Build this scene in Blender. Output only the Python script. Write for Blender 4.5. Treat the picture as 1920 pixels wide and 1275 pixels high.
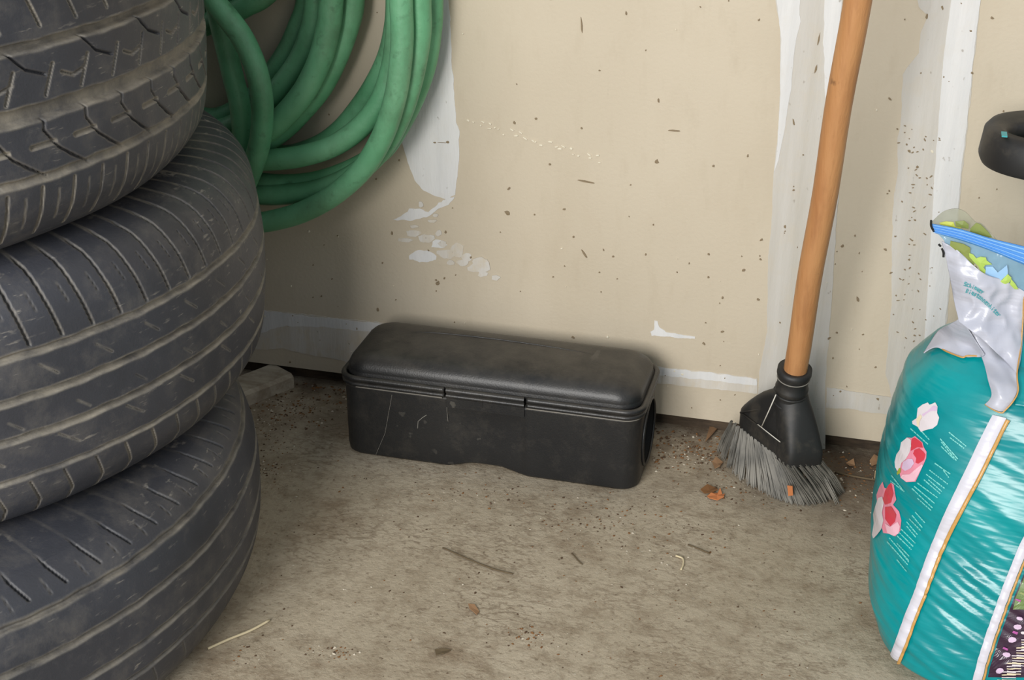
import bpy, bmesh, math, random
import numpy as np
from mathutils import Vector, Matrix, noise
from mathutils.bvhtree import BVHTree

random.seed(7)
rng = np.random.default_rng(7)
scene = bpy.context.scene
col = scene.collection
for o in list(bpy.data.objects):
    bpy.data.objects.remove(o)

# ------------------------------------------------------------------ camera
F_PX, PITCH, YAW = 2650.0, math.radians(26), math.radians(-15)
CAM = Vector((0, -1.33545627, .76))
FWD = Vector((math.sin(YAW) * math.cos(PITCH), math.cos(YAW) * math.cos(PITCH), -math.sin(PITCH)))
RIGHT = Vector((math.cos(YAW), -math.sin(YAW), 0))
UP = RIGHT.cross(FWD)
cam_data = bpy.data.cameras.new('camera')
cam_data.sensor_width = 36
cam_data.lens = 36 * F_PX / 1920
cam_data.clip_start = .01
cam = bpy.data.objects.new('camera', cam_data)
col.objects.link(cam)
m = Matrix((RIGHT, UP, -FWD)).transposed().to_4x4()
m.translation = CAM
cam.matrix_world = m
scene.camera = cam
# ------------------------------------------------------------------ light
scene.view_settings.view_transform = 'Standard'
scene.view_settings.look = 'None'
scene.view_settings.gamma = 1
scene.view_settings.use_curve_mapping = False
scene.view_settings.exposure = 0.38
world = bpy.data.worlds.new('world')
scene.world = world
world.use_nodes = True
world.node_tree.nodes['Background'].inputs[0].default_value = (.86, .93, 1, 1)
world.node_tree.nodes['Background'].inputs[1].default_value = .44


def area(name, loc, target, sx, sy, power, colr):
    d = bpy.data.lights.new(name, 'AREA')
    d.shape = 'RECTANGLE'
    d.size, d.size_y = sx, sy
    d.energy = power
    d.color = colr
    o = bpy.data.objects.new(name, d)
    o.location = loc
    o.rotation_euler = (Vector(target) - Vector(loc)).to_track_quat('-Z', 'Y').to_euler()
    col.objects.link(o)


# daylight through the open garage door behind the camera
area('garage_door_daylight', (-.75, -3.4, 1.45), (-.2, 0, .2), 1.5, 1.3, 98, (1, .975, .94))


# ------------------------------------------------------------------ helpers
def ray(u, v):
    return FWD + RIGHT * ((u - 960) / F_PX) - UP * ((v - 637.5) / F_PX)


def at(u, v, Y=0.0):
    d = ray(u, v)
    return CAM + d * ((Y - CAM.y) / d.y)


def atz(u, v, Z=0.0):
    d = ray(u, v)
    return CAM + d * ((Z - CAM.z) / d.z)


def tag(o, label=None, cat=None, group=None, kind=None):
    if label: o['label'] = label
    if cat: o['category'] = cat
    if group: o['group'] = group
    if kind: o['kind'] = kind
    return o


def empty(name, loc=(0, 0, 0)):
    o = bpy.data.objects.new(name, None)
    o.empty_display_size = .05
    o.location = loc
    col.objects.link(o)
    return o


def link(name, me, parent=None, mats=(), smooth=False):
    o = bpy.data.objects.new(name, me)
    for mt in (mats if isinstance(mats, (list, tuple)) else [mats]):
        me.materials.append(mt)
    if smooth:
        me.polygons.foreach_set('use_smooth', [True] * len(me.polygons))
    col.objects.link(o)
    if parent:
        o.parent = parent
        o.matrix_parent_inverse = Matrix.Translation(-parent.location)
    return o


def mesh(name, verts, faces, mats, parent=None, smooth=False, midx=None):
    me = bpy.data.meshes.new(name)
    me.from_pydata([tuple(v) for v in verts], [], faces)
    if midx is not None:
        me.polygons.foreach_set('material_index', midx)
    me.update()
    return link(name, me, parent, mats, smooth)


class MB:
    """collects pieces into one mesh"""
    def __init__(s):
        s.v, s.f, s.m = [], [], []

    def add(s, verts, faces, mi=0):
        b = len(s.v)
        s.v += [tuple(v) for v in verts]
        s.f += [tuple(i + b for i in f) for f in faces]
        s.m += [mi] * len(faces)

    def box(s, x0, y0, z0, x1, y1, z1, mi=0):
        v = [(x, y, z) for z in (z0, z1) for y in (y0, y1) for x in (x0, x1)]
        s.add(v, [(0, 2, 3, 1), (4, 5, 7, 6), (0, 1, 5, 4), (2, 6, 7, 3), (0, 4, 6, 2), (1, 3, 7, 5)], mi)

    def build(s, name, mats, parent=None, smooth=False):
        return mesh(name, s.v, s.f, mats, parent, smooth, s.m)


def catmull(pts, n, closed=False):
    P = [Vector(p) for p in pts]
    out = []
    k = len(P)
    segs = k if closed else k - 1
    for i in range(segs):
        if closed:
            a, b, c, d = P[(i - 1) % k], P[i], P[(i + 1) % k], P[(i + 2) % k]
        else:
            a, b, c, d = P[max(i - 1, 0)], P[i], P[i + 1], P[min(i + 2, k - 1)]
        for j in range(n):
            t = j / n
            out.append(.5 * ((2 * b) + (c - a) * t + (2 * a - 5 * b + 4 * c - d) * t * t + (3 * b - a - 3 * c + d) * t ** 3))
    if not closed:
        out.append(P[-1])
    return out


def tube(mb, path, r, nseg=16, closed=False, mi=0, cap=True):
    n = len(path)
    rs = r if isinstance(r, (list, tuple)) else [r] * n
    up = None
    rings = []
    for i, p in enumerate(path):
        if closed:
            t = path[(i + 1) % n] - path[(i - 1) % n]
        else:
            t = path[min(i + 1, n - 1)] - path[max(i - 1, 0)]
        t.normalize()
        if up is None:
            up = t.orthogonal().normalized()
        up = (up - t * up.dot(t)).normalized()
        s = t.cross(up)
        rings.append([p + (up * math.cos(a) + s * math.sin(a)) * rs[i] for a in [2 * math.pi * j / nseg for j in range(nseg)]])
    if closed:  # absorb the twist
        a = rings[0][0] - path[0]
        t = (path[1] - path[-1]).normalized()
    verts = [v for rg in rings for v in rg]
    faces = []
    for i in range(n if closed else n - 1):
        i2 = (i + 1) % n
        off = 0
        if closed and i == n - 1:
            off = min(range(nseg), key=lambda o: (rings[i][0] - rings[0][o]).length)
        for j in range(nseg):
            j2 = (j + 1) % nseg
            faces.append((i * nseg + j, i * nseg + j2, i2 * nseg + (j2 + off) % nseg, i2 * nseg + (j + off) % nseg))
    if cap and not closed:
        faces.append(tuple(range(nseg))[::-1])
        faces.append(tuple((n - 1) * nseg + j for j in range(nseg)))
    mb.add(verts, faces, mi)


# ---- material helper -------------------------------------------------
def S(r, g, b):
    f = lambda c: ((c / 255 + .055) / 1.055) ** 2.4 if c > 10 else c / 255 / 12.92
    return (f(r), f(g), f(b), 1)


class Mat:
    def __init__(s, name, color=(.5, .5, .5, 1), rough=.6, **kw):
        s.m = bpy.data.materials.new(name)
        s.m.use_nodes = True
        s.t = s.m.node_tree
        s.b = s.t.nodes['Principled BSDF']
        s.b.inputs['Base Color'].default_value = color
        s.b.inputs['Roughness'].default_value = rough
        for k, v in kw.items():
            s.b.inputs[k.replace('_', ' ')].default_value = v
        s._tc = None

    def node(s, typ, **kw):
        n = s.t.nodes.new(typ)
        for k, v in kw.items():
            setattr(n, k, v)
        return n

    def coord(s, scale=(1, 1, 1), kind='Object', rot=(0, 0, 0)):
        if s._tc is None:
            s._tc = s.node('ShaderNodeTexCoord')
        mp = s.node('ShaderNodeMapping')
        mp.inputs['Scale'].default_value = scale
        mp.inputs['Rotation'].default_value = rot
        s.t.links.new(s._tc.outputs[kind], mp.inputs[0])
        return mp.outputs[0]

    def noise(s, scale, detail=4, rough=.55, stretch=(1, 1, 1), lo=.4, hi=.6, rot=(0, 0, 0)):
        n = s.node('ShaderNodeTexNoise')
        n.inputs['Scale'].default_value = scale
        n.inputs['Detail'].default_value = detail
        n.inputs['Roughness'].default_value = rough
        s.t.links.new(s.coord(stretch, rot=rot), n.inputs['Vector'])
        return s.ramp(n.outputs['Fac'], lo, hi)

    def voro(s, scale, lo, hi, stretch=(1, 1, 1), feature='F1'):
        n = s.node('ShaderNodeTexVoronoi', feature=feature)
        n.inputs['Scale'].default_value = scale
        s.t.links.new(s.coord(stretch), n.inputs['Vector'])
        return s.ramp(n.outputs['Distance'], lo, hi)

    def ramp(s, sock, lo, hi):
        r = s.node('ShaderNodeMapRange')
        r.inputs['From Min'].default_value = lo
        r.inputs['From Max'].default_value = hi
        s.t.links.new(sock, r.inputs['Value'])
        return r.outputs[0]

    def math(s, op, a, b):
        n = s.node('ShaderNodeMath', operation=op)
        for i, x in enumerate((a, b)):
            if isinstance(x, (int, float)): n.inputs[i].default_value = x
            else: s.t.links.new(x, n.inputs[i])
        return n.outputs[0]

    def mix(s, fac, a, b):
        n = s.node('ShaderNodeMix', data_type='RGBA')
        for i, x in ((0, fac), (6, a), (7, b)):
            if isinstance(x, (int, float, tuple)): n.inputs[i].default_value = x
            else: s.t.links.new(x, n.inputs[i])
        return n.outputs[2]

    def attr(s, name):
        n = s.node('ShaderNodeAttribute', attribute_name=name)
        return n.outputs

    def color(s, sock):
        s.t.links.new(sock, s.b.inputs['Base Color'])
        return s

    def roughness(s, sock):
        s.t.links.new(sock, s.b.inputs['Roughness'])

    def bump(s, sock, dist=.001, strength=1):
        n = s.node('ShaderNodeBump')
        n.inputs['Distance'].default_value = dist
        n.inputs['Strength'].default_value = strength
        s.t.links.new(sock, n.inputs['Height'])
        s.t.links.new(n.outputs[0], s.b.inputs['Normal'])


# ---- materials --------------------------------------------------------
TAN = S(196, 182, 156)
M = {}
a = Mat('drywall_paper', TAN, .85)
c1 = a.mix(a.noise(2.2, 3, lo=.3, hi=.7), S(186, 174, 153), S(202, 191, 171))
c2 = a.mix(a.math('MULTIPLY', a.noise(9, 5, .65, (1, 1, .5), .5, .78), .3), c1, S(172, 157, 132))
a.color(a.mix(a.math('MULTIPLY', a.noise(60, 4, .6, (1, 1, .35), .55, .8), .22), c2, S(166, 152, 128)))
a.bump(a.noise(260, 3, lo=.2, hi=.8), .0002)
M['wall'] = a.m

def compound(name, c_hi, c_lo, amount):
    a = Mat(name, c_hi, .8)
    c = a.mix(a.noise(6, 4, .6, (7, 1, .5), .35, .7), c_hi, c_lo)
    c = a.mix(a.math('MULTIPLY', a.noise(45, 5, .65, (1.2, 1, .8), .5, .75), amount), c, TAN)
    a.color(a.mix(a.math('MULTIPLY', a.noise(160, 2, .5, (1, 1, .6), .7, .76), .5), c, S(120, 105, 85)))
    a.bump(a.noise(120, 3, stretch=(3, 1, .4), lo=.2, hi=.8), .0003)
    return a.m
M['compound_white'] = compound('joint_compound_white', S(216, 215, 213), S(201, 201, 200), .14)
M['compound_grey'] = compound('joint_compound_thin', S(197, 193, 186), S(184, 179, 169), .3)
M['compound_old'] = compound('joint_compound_scraped', S(205, 201, 194), S(190, 182, 168), .85)

a = Mat('concrete', S(160, 151, 135), .88)
c = a.mix(a.noise(5, 6, .6, lo=.3, hi=.7), S(166, 153, 131), S(190, 178, 157))
c = a.mix(a.math('MULTIPLY', a.noise(38, 6, .7, (1, 1.1, 1), .47, .7), .65), c, S(128, 112, 90))
c = a.mix(a.math('MULTIPLY', a.noise(11, 7, .75, (1, 1.2, 1), .52, .72), .75), c, S(122, 102, 78))
squig = a.node('ShaderNodeTexNoise'); squig.inputs['Scale'].default_value = 75; squig.inputs['Detail'].default_value = 3
a.t.links.new(a.coord((.6, 1.3, 1)), squig.inputs['Vector'])
band_ = a.math('SUBTRACT', 1, a.ramp(a.math('ABSOLUTE', a.math('SUBTRACT', squig.outputs['Fac'], .5), 0), .0, .045))
c = a.mix(a.math('MULTIPLY', a.math('MULTIPLY', band_, a.noise(9, 5, .65, lo=.44, hi=.62)), .6), c, S(104, 85, 64))
c = a.mix(a.math('MULTIPLY', a.noise(150, 5, .7, (1, 1.2, 1), .56, .68), .7), c, S(108, 92, 72))
c = a.mix(a.math('MULTIPLY', a.noise(240, 3, .6, (1, 1.3, 1), .62, .75), .4), c, S(206, 200, 186))
# soil drifted up against the wall
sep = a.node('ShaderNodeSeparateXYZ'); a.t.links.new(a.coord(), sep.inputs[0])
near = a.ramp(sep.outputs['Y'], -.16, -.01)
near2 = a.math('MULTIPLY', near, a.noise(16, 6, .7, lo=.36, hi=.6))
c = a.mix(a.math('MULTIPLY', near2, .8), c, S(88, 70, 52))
ex = a.math('MULTIPLY', a.ramp(sep.outputs['X'], -.12, .0), a.ramp(sep.outputs['Y'], -.22, -.05))  # corner behind the broom: soil plus the shade there, painted into the colour
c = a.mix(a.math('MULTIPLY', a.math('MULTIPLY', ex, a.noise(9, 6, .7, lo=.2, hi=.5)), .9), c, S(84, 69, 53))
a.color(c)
a.bump(a.noise(170, 6, .7, lo=.2, hi=.8), .0009)
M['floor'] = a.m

a = Mat('sill_wood', S(96, 78, 60), .9)
a.color(a.mix(a.noise(30, 5, .6, (1, 1, 4), .35, .65), S(46, 37, 28), S(82, 68, 53)))
M['sill'] = a.m

a = Mat('rubber', S(50, 51, 56), .6)
dust = a.attr('dust')['Fac']
base = a.mix(a.noise(7, 5, .6, lo=.35, hi=.68), S(46, 48, 54), S(66, 68, 76))
base = a.mix(a.math('MULTIPLY', a.noise(28, 6, .7, lo=.5, hi=.75), .5), base, S(102, 98, 92))
scr = a.math('MULTIPLY', a.noise(60, 3, .6, (1, 1, 5), .62, .72), a.noise(14, 3, lo=.45, hi=.62))
base = a.mix(a.math('MULTIPLY', scr, .7), base, S(150, 145, 136))
dn = a.math('MULTIPLY', a.math('MULTIPLY', dust, 1.0), a.noise(34, 6, .7, lo=.22, hi=.62))
base = a.mix(dn, base, S(142, 136, 124))
a.color(base)
a.roughness(a.math('ADD', a.math('MULTIPLY', dn, .3), .53))
a.bump(a.noise(500, 3, .6, lo=.2, hi=.8), .00012)
M['rubber'] = a.m

a = Mat('hose_vinyl', S(60, 130, 84), .48)
c = a.mix(a.noise(9, 4, .6, lo=.3, hi=.7), S(78, 148, 104), S(120, 180, 138))
c = a.mix(a.math('MULTIPLY', a.noise(14, 6, .7, (1, 1, .6), .48, .7), .55), c, S(74, 98, 70))
c = a.mix(a.math('MULTIPLY', a.noise(70, 4, .6, lo=.6, hi=.78), .5), c, S(44, 66, 46))
a.color(c)
a.bump(a.noise(160, 3, lo=.2, hi=.8), .0003)
M['hose'] = a.m

a = Mat('black_plastic', S(40, 41, 42), .42)
c = a.mix(a.noise(10, 4, .6, lo=.35, hi=.7), S(24, 25, 27), S(34, 34, 34))
c = a.mix(a.math('MULTIPLY', a.noise(30, 8, .8, (1, 1, 1), .5, .9), .3), c, S(104, 97, 86))
scr = a.math('MULTIPLY', a.noise(90, 2, .5, (1, .3, 1), .66, .7), a.noise(12, 3, lo=.5, hi=.65))
c = a.mix(a.math('MULTIPLY', scr, .22), c, S(135, 130, 120))
# dust settles on upward faces
geo = a.node('ShaderNodeNewGeometry'); sn = a.node('ShaderNodeSeparateXYZ')
a.t.links.new(geo.outputs['Normal'], sn.inputs[0])
upf = a.math('MULTIPLY', a.ramp(sn.outputs['Z'], .35, 1), a.noise(22, 6, .7, lo=.3, hi=.7))
c = a.mix(a.math('MULTIPLY', upf, .38), c, S(112, 105, 94))
a.color(c)
a.bump(a.noise(600, 2, lo=.2, hi=.8), .0001)
M['box'] = a.m
a = Mat('black_plastic_inside', S(14, 14, 14), .7); M['dark'] = a.m
a = Mat('matte_black_plastic', S(44, 43, 42), .55)
a.color(a.mix(a.math('MULTIPLY', a.noise(24, 6, .7, lo=.5, hi=.75), .5), S(32, 32, 32), S(90, 83, 72)))
M['broomhead'] = a.m
a = Mat('dusty_edge', S(128, 124, 116), .8); M['dusty'] = a.m

a = Mat('wood_handle', S(190, 128, 74), .5)
c = a.mix(a.noise(10, 4, .6, (5, 5, .5), .3, .7), S(190, 140, 92), S(170, 118, 74))
c = a.mix(a.math('MULTIPLY', a.noise(40, 5, .65, (3, 3, .25), .5, .75), .6), c, S(146, 98, 60))
c = a.mix(a.math('MULTIPLY', a.noise(70, 3, .6, (1, 1, .7), .7, .8), .6), c, S(80, 54, 36))
a.color(c)
a.bump(a.noise(120, 3, stretch=(3, 3, .2), lo=.2, hi=.8), .0003)
M['handle'] = a.m
a = Mat('bristle', S(126, 124, 118), .6)
a.color(a.mix(a.noise(30, 3, stretch=(1, 1, 1), lo=.35, hi=.65), S(84, 82, 76), S(130, 126, 117)))
M['bristle'] = a.m
a = Mat('thread', S(205, 200, 190), .8); M['thread'] = a.m
M['thread2'] = Mat('web', S(140, 136, 128), .8).m

def film(name, c, rough=.22, c2=None, bump=.0006):
    a = Mat(name, c, rough, Coat_Weight=.15, Coat_Roughness=.1, Specular_IOR_Level=.4)
    if c2:
        a.color(a.mix(a.noise(12, 5, .6, lo=.35, hi=.65), c, c2))
    a.bump(a.noise(30, 3, .5, (.35, .35, 2.2), .2, .8, rot=(0, .35, 0)), bump * 3)
    return a.m
M['teal'] = film('teal_film', S(0, 126, 132), .28, S(0, 146, 150))
M['white_film'] = film('white_film', S(188, 190, 201), .32, S(174, 177, 190))
M['stripe'] = film('white_stripe_print', S(205, 204, 214), .35)
M['gold'] = film('gold_edge_print', S(196, 150, 84), .35)
for nm, c in dict(p_white=(212, 204, 208), p_cream=(222, 208, 178), p_pink=(224, 140, 160), p_red=(200, 62, 76), p_lilac=(206, 180, 206), p_rose=(230, 182, 196),
                  p_text=(112, 196, 190), p_teal=(70, 152, 160), p_purple=(52, 30, 52), p_green=(96, 120, 62), p_yellow=(190, 196, 84), p_olive=(128, 140, 72),
                  p_lime=(168, 196, 92), p_mag=(170, 80, 150), p_tgreen=(150, 160, 60), p_sky=(150, 190, 226)).items():
    M[nm] = Mat('print_' + nm[2:], S(*c), .35, Coat_Weight=.3).m

def clear(name, c, alpha, rough=.15):
    a = Mat(name, c, rough)
    a.b.inputs['Alpha'].default_value = alpha
    a.bump(a.noise(26, 4, stretch=(1, 1, 1), lo=.2, hi=.8), .002)
    return a.m
M['clear'] = clear('clear_film', S(176, 178, 156), .5)
M['clear_blue'] = clear('clear_blue_film', S(130, 172, 196), .62)
M['zip'] = clear('blue_zip_plastic', S(84, 150, 222), .93, .25)
M['zip_light'] = clear('blue_zip_ridge', S(132, 184, 238), .96, .2)
M['leaf'] = Mat('dry_leaf', S(150, 116, 84), .8).m
M['leaf_orange'] = Mat('orange_leaf', S(196, 122, 74), .75).m
M['leaf_pale'] = Mat('pale_leaf', S(196, 170, 132), .8).m
M['twig'] = Mat('dry_twig', S(98, 84, 62), .85).m
M['shaving'] = Mat('pale_shaving', S(208, 194, 160), .8).m
M['soil'] = Mat('soil_crumb', S(82, 62, 44), .95).m
M['soil2'] = Mat('soil_crumb_rusty', S(122, 84, 48), .95).m
M['grit'] = Mat('grit_pale', S(196, 186, 168), .8).m
M['speck'] = Mat('dark_speck', S(132, 116, 92), .9).m
M['speck_pale'] = Mat('pale_speck', S(218, 210, 190), .9).m
M['sticker'] = Mat('teal_sticker', S(60, 160, 166), .4).m
a = Mat('scrap_wood', S(172, 160, 142), .85)
c = a.mix(a.noise(18, 5, .6, (.6, 3, 3), .35, .65), S(146, 134, 116), S(190, 180, 162))
a.color(a.mix(a.math('MULTIPLY', a.noise(30, 5, .7, lo=.5, hi=.7), .6), c, S(104, 86, 66)))
M['scrap'] = a.m

# ------------------------------------------------------------------ setting
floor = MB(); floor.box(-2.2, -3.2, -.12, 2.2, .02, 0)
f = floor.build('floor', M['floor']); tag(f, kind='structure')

WALL_Z0 = .0178
wall = MB(); wall.box(-2.2, 0, WALL_Z0, 2.2, .0127, 2.5)
W = wall.build('wall_back', M['wall']); tag(W, kind='structure')
sill = MB(); sill.box(-2.2, .0127, 0, 2.2, .05, 2.5)
sl = sill.build('trim_1', M['sill']); tag(sl, kind='structure')


def ragged(pts, amp, step=.003, seed=0, freq=110):
    """pts: wall (x,z) outline, refined and roughened"""
    out = []
    n = len(pts)
    for i in range(n):
        a, b = Vector(pts[i]), Vector(pts[(i + 1) % n])
        k = max(1, int((b - a).length / step))
        for j in range(k):
            p = a.lerp(b, j / k)
            q = Vector((p.x * freq, p.y * freq * .6, seed))
            d = Vector((noise.noise(q), noise.noise(q + Vector((31, 7, 3)))))
            q2 = q * 3
            d += .5 * Vector((noise.noise(q2), noise.noise(q2 + Vector((31, 7, 3)))))
            out.append(p + d * amp)
    return out


def wall_patch(px, mat, th=.0006, amp=.0015, seed=0, y0=0, name='joint_compound_patch', raw=False, step=.003):
    P = [at(u, v, 0) for u, v in px]
    P = ragged([(p.x, p.z) for p in P], amp, step, seed)
    bm = bmesh.new()
    vs = [bm.verts.new((p.x, y0 - th, p.y)) for p in P]
    fc = bm.faces.new(vs)
    if fc.normal.y > 0: fc.normal_flip()
    r = bmesh.ops.extrude_face_region(bm, geom=[fc])
    for g in r['geom']:
        if isinstance(g, bmesh.types.BMVert): g.co.y = y0 - th
    for v in vs: v.co.y = y0 + .0003
    bmesh.ops.triangulate(bm, faces=bm.faces[:])
    bmesh.ops.recalc_face_normals(bm, faces=bm.faces[:])
    me = bpy.data.meshes.new(name)
    bm.to_mesh(me); bm.free()
    return link(name, me, W, mat)


wall_patch([(775, -160), (838, -160), (842, 0), (846, 90), (852, 180), (856, 230), (862, 245), (862, 290), (858, 330), (853, 365), (838, 374), (815, 366), (795, 358), (778, 338), (765, 305), (755, 270), (746, 235), (752, 180), (770, 80)], M['compound_white'], seed=1, amp=.0012)
wall_patch([(852, 366), (842, 384), (820, 392), (802, 406), (770, 414), (738, 411), (756, 402), (768, 392), (785, 391), (805, 396), (822, 380), (838, 372)], M['compound_white'], seed=2, amp=.0022, y0=-.0001)
for i, (u, v, a, b) in enumerate([(793, 480, 26, 11), (822, 458, 14, 8), (775, 437, 14, 7), (838, 476, 20, 8), (858, 468, 12, 14), (876, 482, 9, 8), (893, 502, 15, 9), (905, 512, 10, 6), (760, 450, 14, 4), (800, 447, 15, 9), (868, 492, 12, 6),
                                  (830, 456, 7, 6), (822, 436, 6, 6), (846, 492, 8, 5), (930, 520, 8, 5), (777, 424, 7, 3), (812, 414, 9, 3), (899, 490, 12, 9), (910, 498, 10, 12), (816, 402, 5, 3), (788, 383, 4, 6)]):
    ring = [(u + a * math.cos(t) * (1 + .2 * math.sin(3 * t + i)), v + b * math.sin(t)) for t in [k * math.pi / 5 for k in range(10)]]
    wall_patch(ring, M['compound_white'] if i < 2 else M['compound_old'], seed=10 + i, amp=.0016, th=.0004, step=.002, y0=-.00004 * i, name='joint_compound_fleck')
# vertical taped joint beside the broom
wall_patch([(1455, -160), (1455, 0), (1463, 60), (1462, 170), (1457, 270), (1450, 330), (1447, 420), (1440, 480), (1438, 620), (1424, 700), (1420, 760), (1395, 826), (1548, 842), (1547, 725), (1552, 660), (1560, 560), (1568, 420), (1575, 330), (1578, 200), (1580, -160)],
           M['compound_grey'], seed=31, amp=.0008)
wall_patch([(1456, -160), (1502, -160), (1500, 40), (1490, 90), (1484, 160), (1472, 240), (1460, 300), (1452, 322), (1458, 270), (1463, 170), (1464, 60), (1456, 0)], M['compound_white'], seed=32, amp=.0008, y0=-.0006, th=.0004)
wall_patch([(1550, -160), (1580, -160), (1578, 0), (1572, 120), (1556, 250), (1548, 200), (1544, 90)], M['compound_white'], seed=33, amp=.001, y0=-.0006, th=.0003)
# second vertical joint
wall_patch([(1722, -160), (1720, 0), (1738, 30), (1725, 65), (1722, 100), (1700, 128), (1692, 140), (1690, 220), (1683, 260), (1683, 320), (1675, 380), (1672, 470), (1672, 560), (1665, 640), (1660, 700), (1672, 745), (1680, 850), (1752, 860), (1760, 740), (1775, 600), (1785, 500), (1798, 400), (1803, 330), (1815, 230), (1825, 130), (1840, 0), (1852, -160)],
           M['compound_grey'], seed=34, amp=.0012)
wall_patch([(1790, -160), (1783, 0), (1768, 120), (1762, 200), (1752, 330), (1745, 450), (1738, 560), (1730, 700), (1728, 850), (1750, 858), (1758, 740), (1773, 600), (1783, 500), (1796, 400), (1801, 330), (1813, 230), (1823, 130), (1838, 0), (1850, -160)],
           M['compound_white'], seed=35, amp=.0006, y0=-.0006, th=.0005)
wall_patch([(1712, -40), (1740, -40), (1746, 10), (1737, 26), (1722, 12)], M['compound_grey'], seed=36, amp=.001, y0=-.0004)
# horizontal joint low on the wall
wall_patch([(120, 540), (497, 581), (560, 588), (640, 597), (720, 605), (1235, 688), (1330, 697), (1420, 709), (1420, 738), (1330, 728), (1232, 718), (700, 690), (625, 672), (580, 665), (530, 652), (497, 656), (120, 606)], M['compound_old'], seed=37, amp=.0012)
wall_patch([(120, 541), (497, 582), (560, 590), (640, 599), (720, 607), (700, 622), (600, 612), (520, 612), (490, 625), (120, 580)], M['compound_white'], seed=38, amp=.0016, y0=-.0006, th=.0003)
wall_patch([(1235, 689), (1330, 698), (1418, 710), (1418, 722), (1330, 712), (1235, 703)], M['compound_white'], seed=39, amp=.0016, y0=-.0006, th=.0003)
wall_patch([(1550, 726), (1600, 733), (1690, 748), (1690, 780), (1665, 776), (1615, 770), (1590, 765), (1550, 764)], M['compound_grey'], seed=40, amp=.001, y0=-.0005)
wall_patch([(1226, 600), (1233, 602), (1236, 612), (1248, 622), (1304, 631), (1304, 635), (1222, 629), (1218, 622), (1226, 618)], M['compound_white'], seed=41, amp=.0012, step=.0012, name='joint_compound_fleck')

# dark scuffs and pale flecks on the wallboard
mb = MB()
def wall_fleck(u, v, a, b, ang, mi):
    c = at(u, v, 0)
    k = 7
    ca, sa = math.cos(ang), math.sin(ang)
    pts = []
    for j in range(k):
        t = 2 * math.pi * j / k
        r = 1 + .35 * random.uniform(-1, 1)
        x, z = a * r * math.cos(t), b * r * math.sin(t)
        pts.append((c.x + x * ca - z * sa, -.0011, c.z + x * sa + z * ca))
    ctr = (c.x, -.0014, c.z)
    rim = [(p[0], .0, p[2]) for p in pts]
    mb.add([ctr] + pts + rim, [(0, 1 + (j + 1) % k, 1 + j) for j in range(k)] + [(1 + j, 1 + (j + 1) % k, 1 + k + (j + 1) % k, 1 + k + j) for j in range(k)], mi)
for (u, v, a, b, g) in [(1091, 48, .0009, .008, .1), (1174, 24, .001, .002, 0), (1235, 188, .0009, .002, 0), (1231, 303, .0025, .002, .5), (1265, 245, .007, .0008, 0), (1096, 476, .006, .001, -1), (1005, 222, .0012, .001, 0),
                        (1058, 392, .0015, .001, 0), (1338, 311, .0012, .001, 0), (840, 266, .0015, .0013, 0), (816, 267, .0015, .0008, 0), (828, 267, .006, .0003, .05), (952, 399, .003, .0025, 0), (735, 437, .001, .0018, 0), (820, 531, .0022, .002, 0),
                        (1100, 340, .010, .0008, -.1), (1488, 228, .0008, .003, .3), (1488, 356, .0012, .0012, 0), (1506, 290, .0012, .001, 0), (1535, 75, .0009, .006, -.15), (1530, 130, .001, .004, -.2), (1705, 283, .0016, .0016, 0), (1720, 312, .0014, .0012, 0), (1608, 560, .0012, .003, .4),
                        (709, 580, .0012, .002, 0), (1668, 185, .002, .001, -.5), (1738, 30, .001, .002, 0), (1700, 270, .001, .001, 0)]:
    wall_fleck(u, v, a, b, g, 0)
for k in range(230):
    u = random.uniform(420, 1900); v = random.uniform(-40, 800)
    if random.random() < .5: v = random.uniform(430, 780)
    s = random.choice([.0005, .0006, .0008, .0011])
    wall_fleck(u, v, s * random.uniform(.7, 1.8), s, random.uniform(0, 3), 0 if random.random() < .8 else 1)
for k in range(70):
    u = random.gauss(1715, 22); v = random.uniform(230, 640)
    wall_fleck(u, v, random.uniform(.0005, .0018), .0006, random.uniform(-1, 1), 0)
for k in range(26):
    t = k / 26
    wall_fleck(880 + 260 * t + random.uniform(-6, 6), 225 + 75 * t + random.uniform(-8, 8), random.uniform(.0008, .003), random.uniform(.0005, .0011), random.uniform(-.6, .3), 1)
fl = mb.build('dirt_flecks', [M['speck'], M['speck_pale']], W); fl['kind'] = 'stuff'


# ------------------------------------------------------------------ tyres
def seg_dist(th, z, a, b, R):
    """distance in metres from (theta deg, z) arrays to a segment"""
    k = math.radians(1) * R
    ax, ay, bx, by = a[0] * k, a[1], b[0] * k, b[1]
    x, y = th * k, z
    dx, dy = bx - ax, by - ay
    L = dx * dx + dy * dy + 1e-12
    t = np.clip(((x - ax) * dx + (y - ay) * dy) / L, 0, 1)
    return np.hypot(x - ax - t * dx, y - ay - t * dy)


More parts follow.
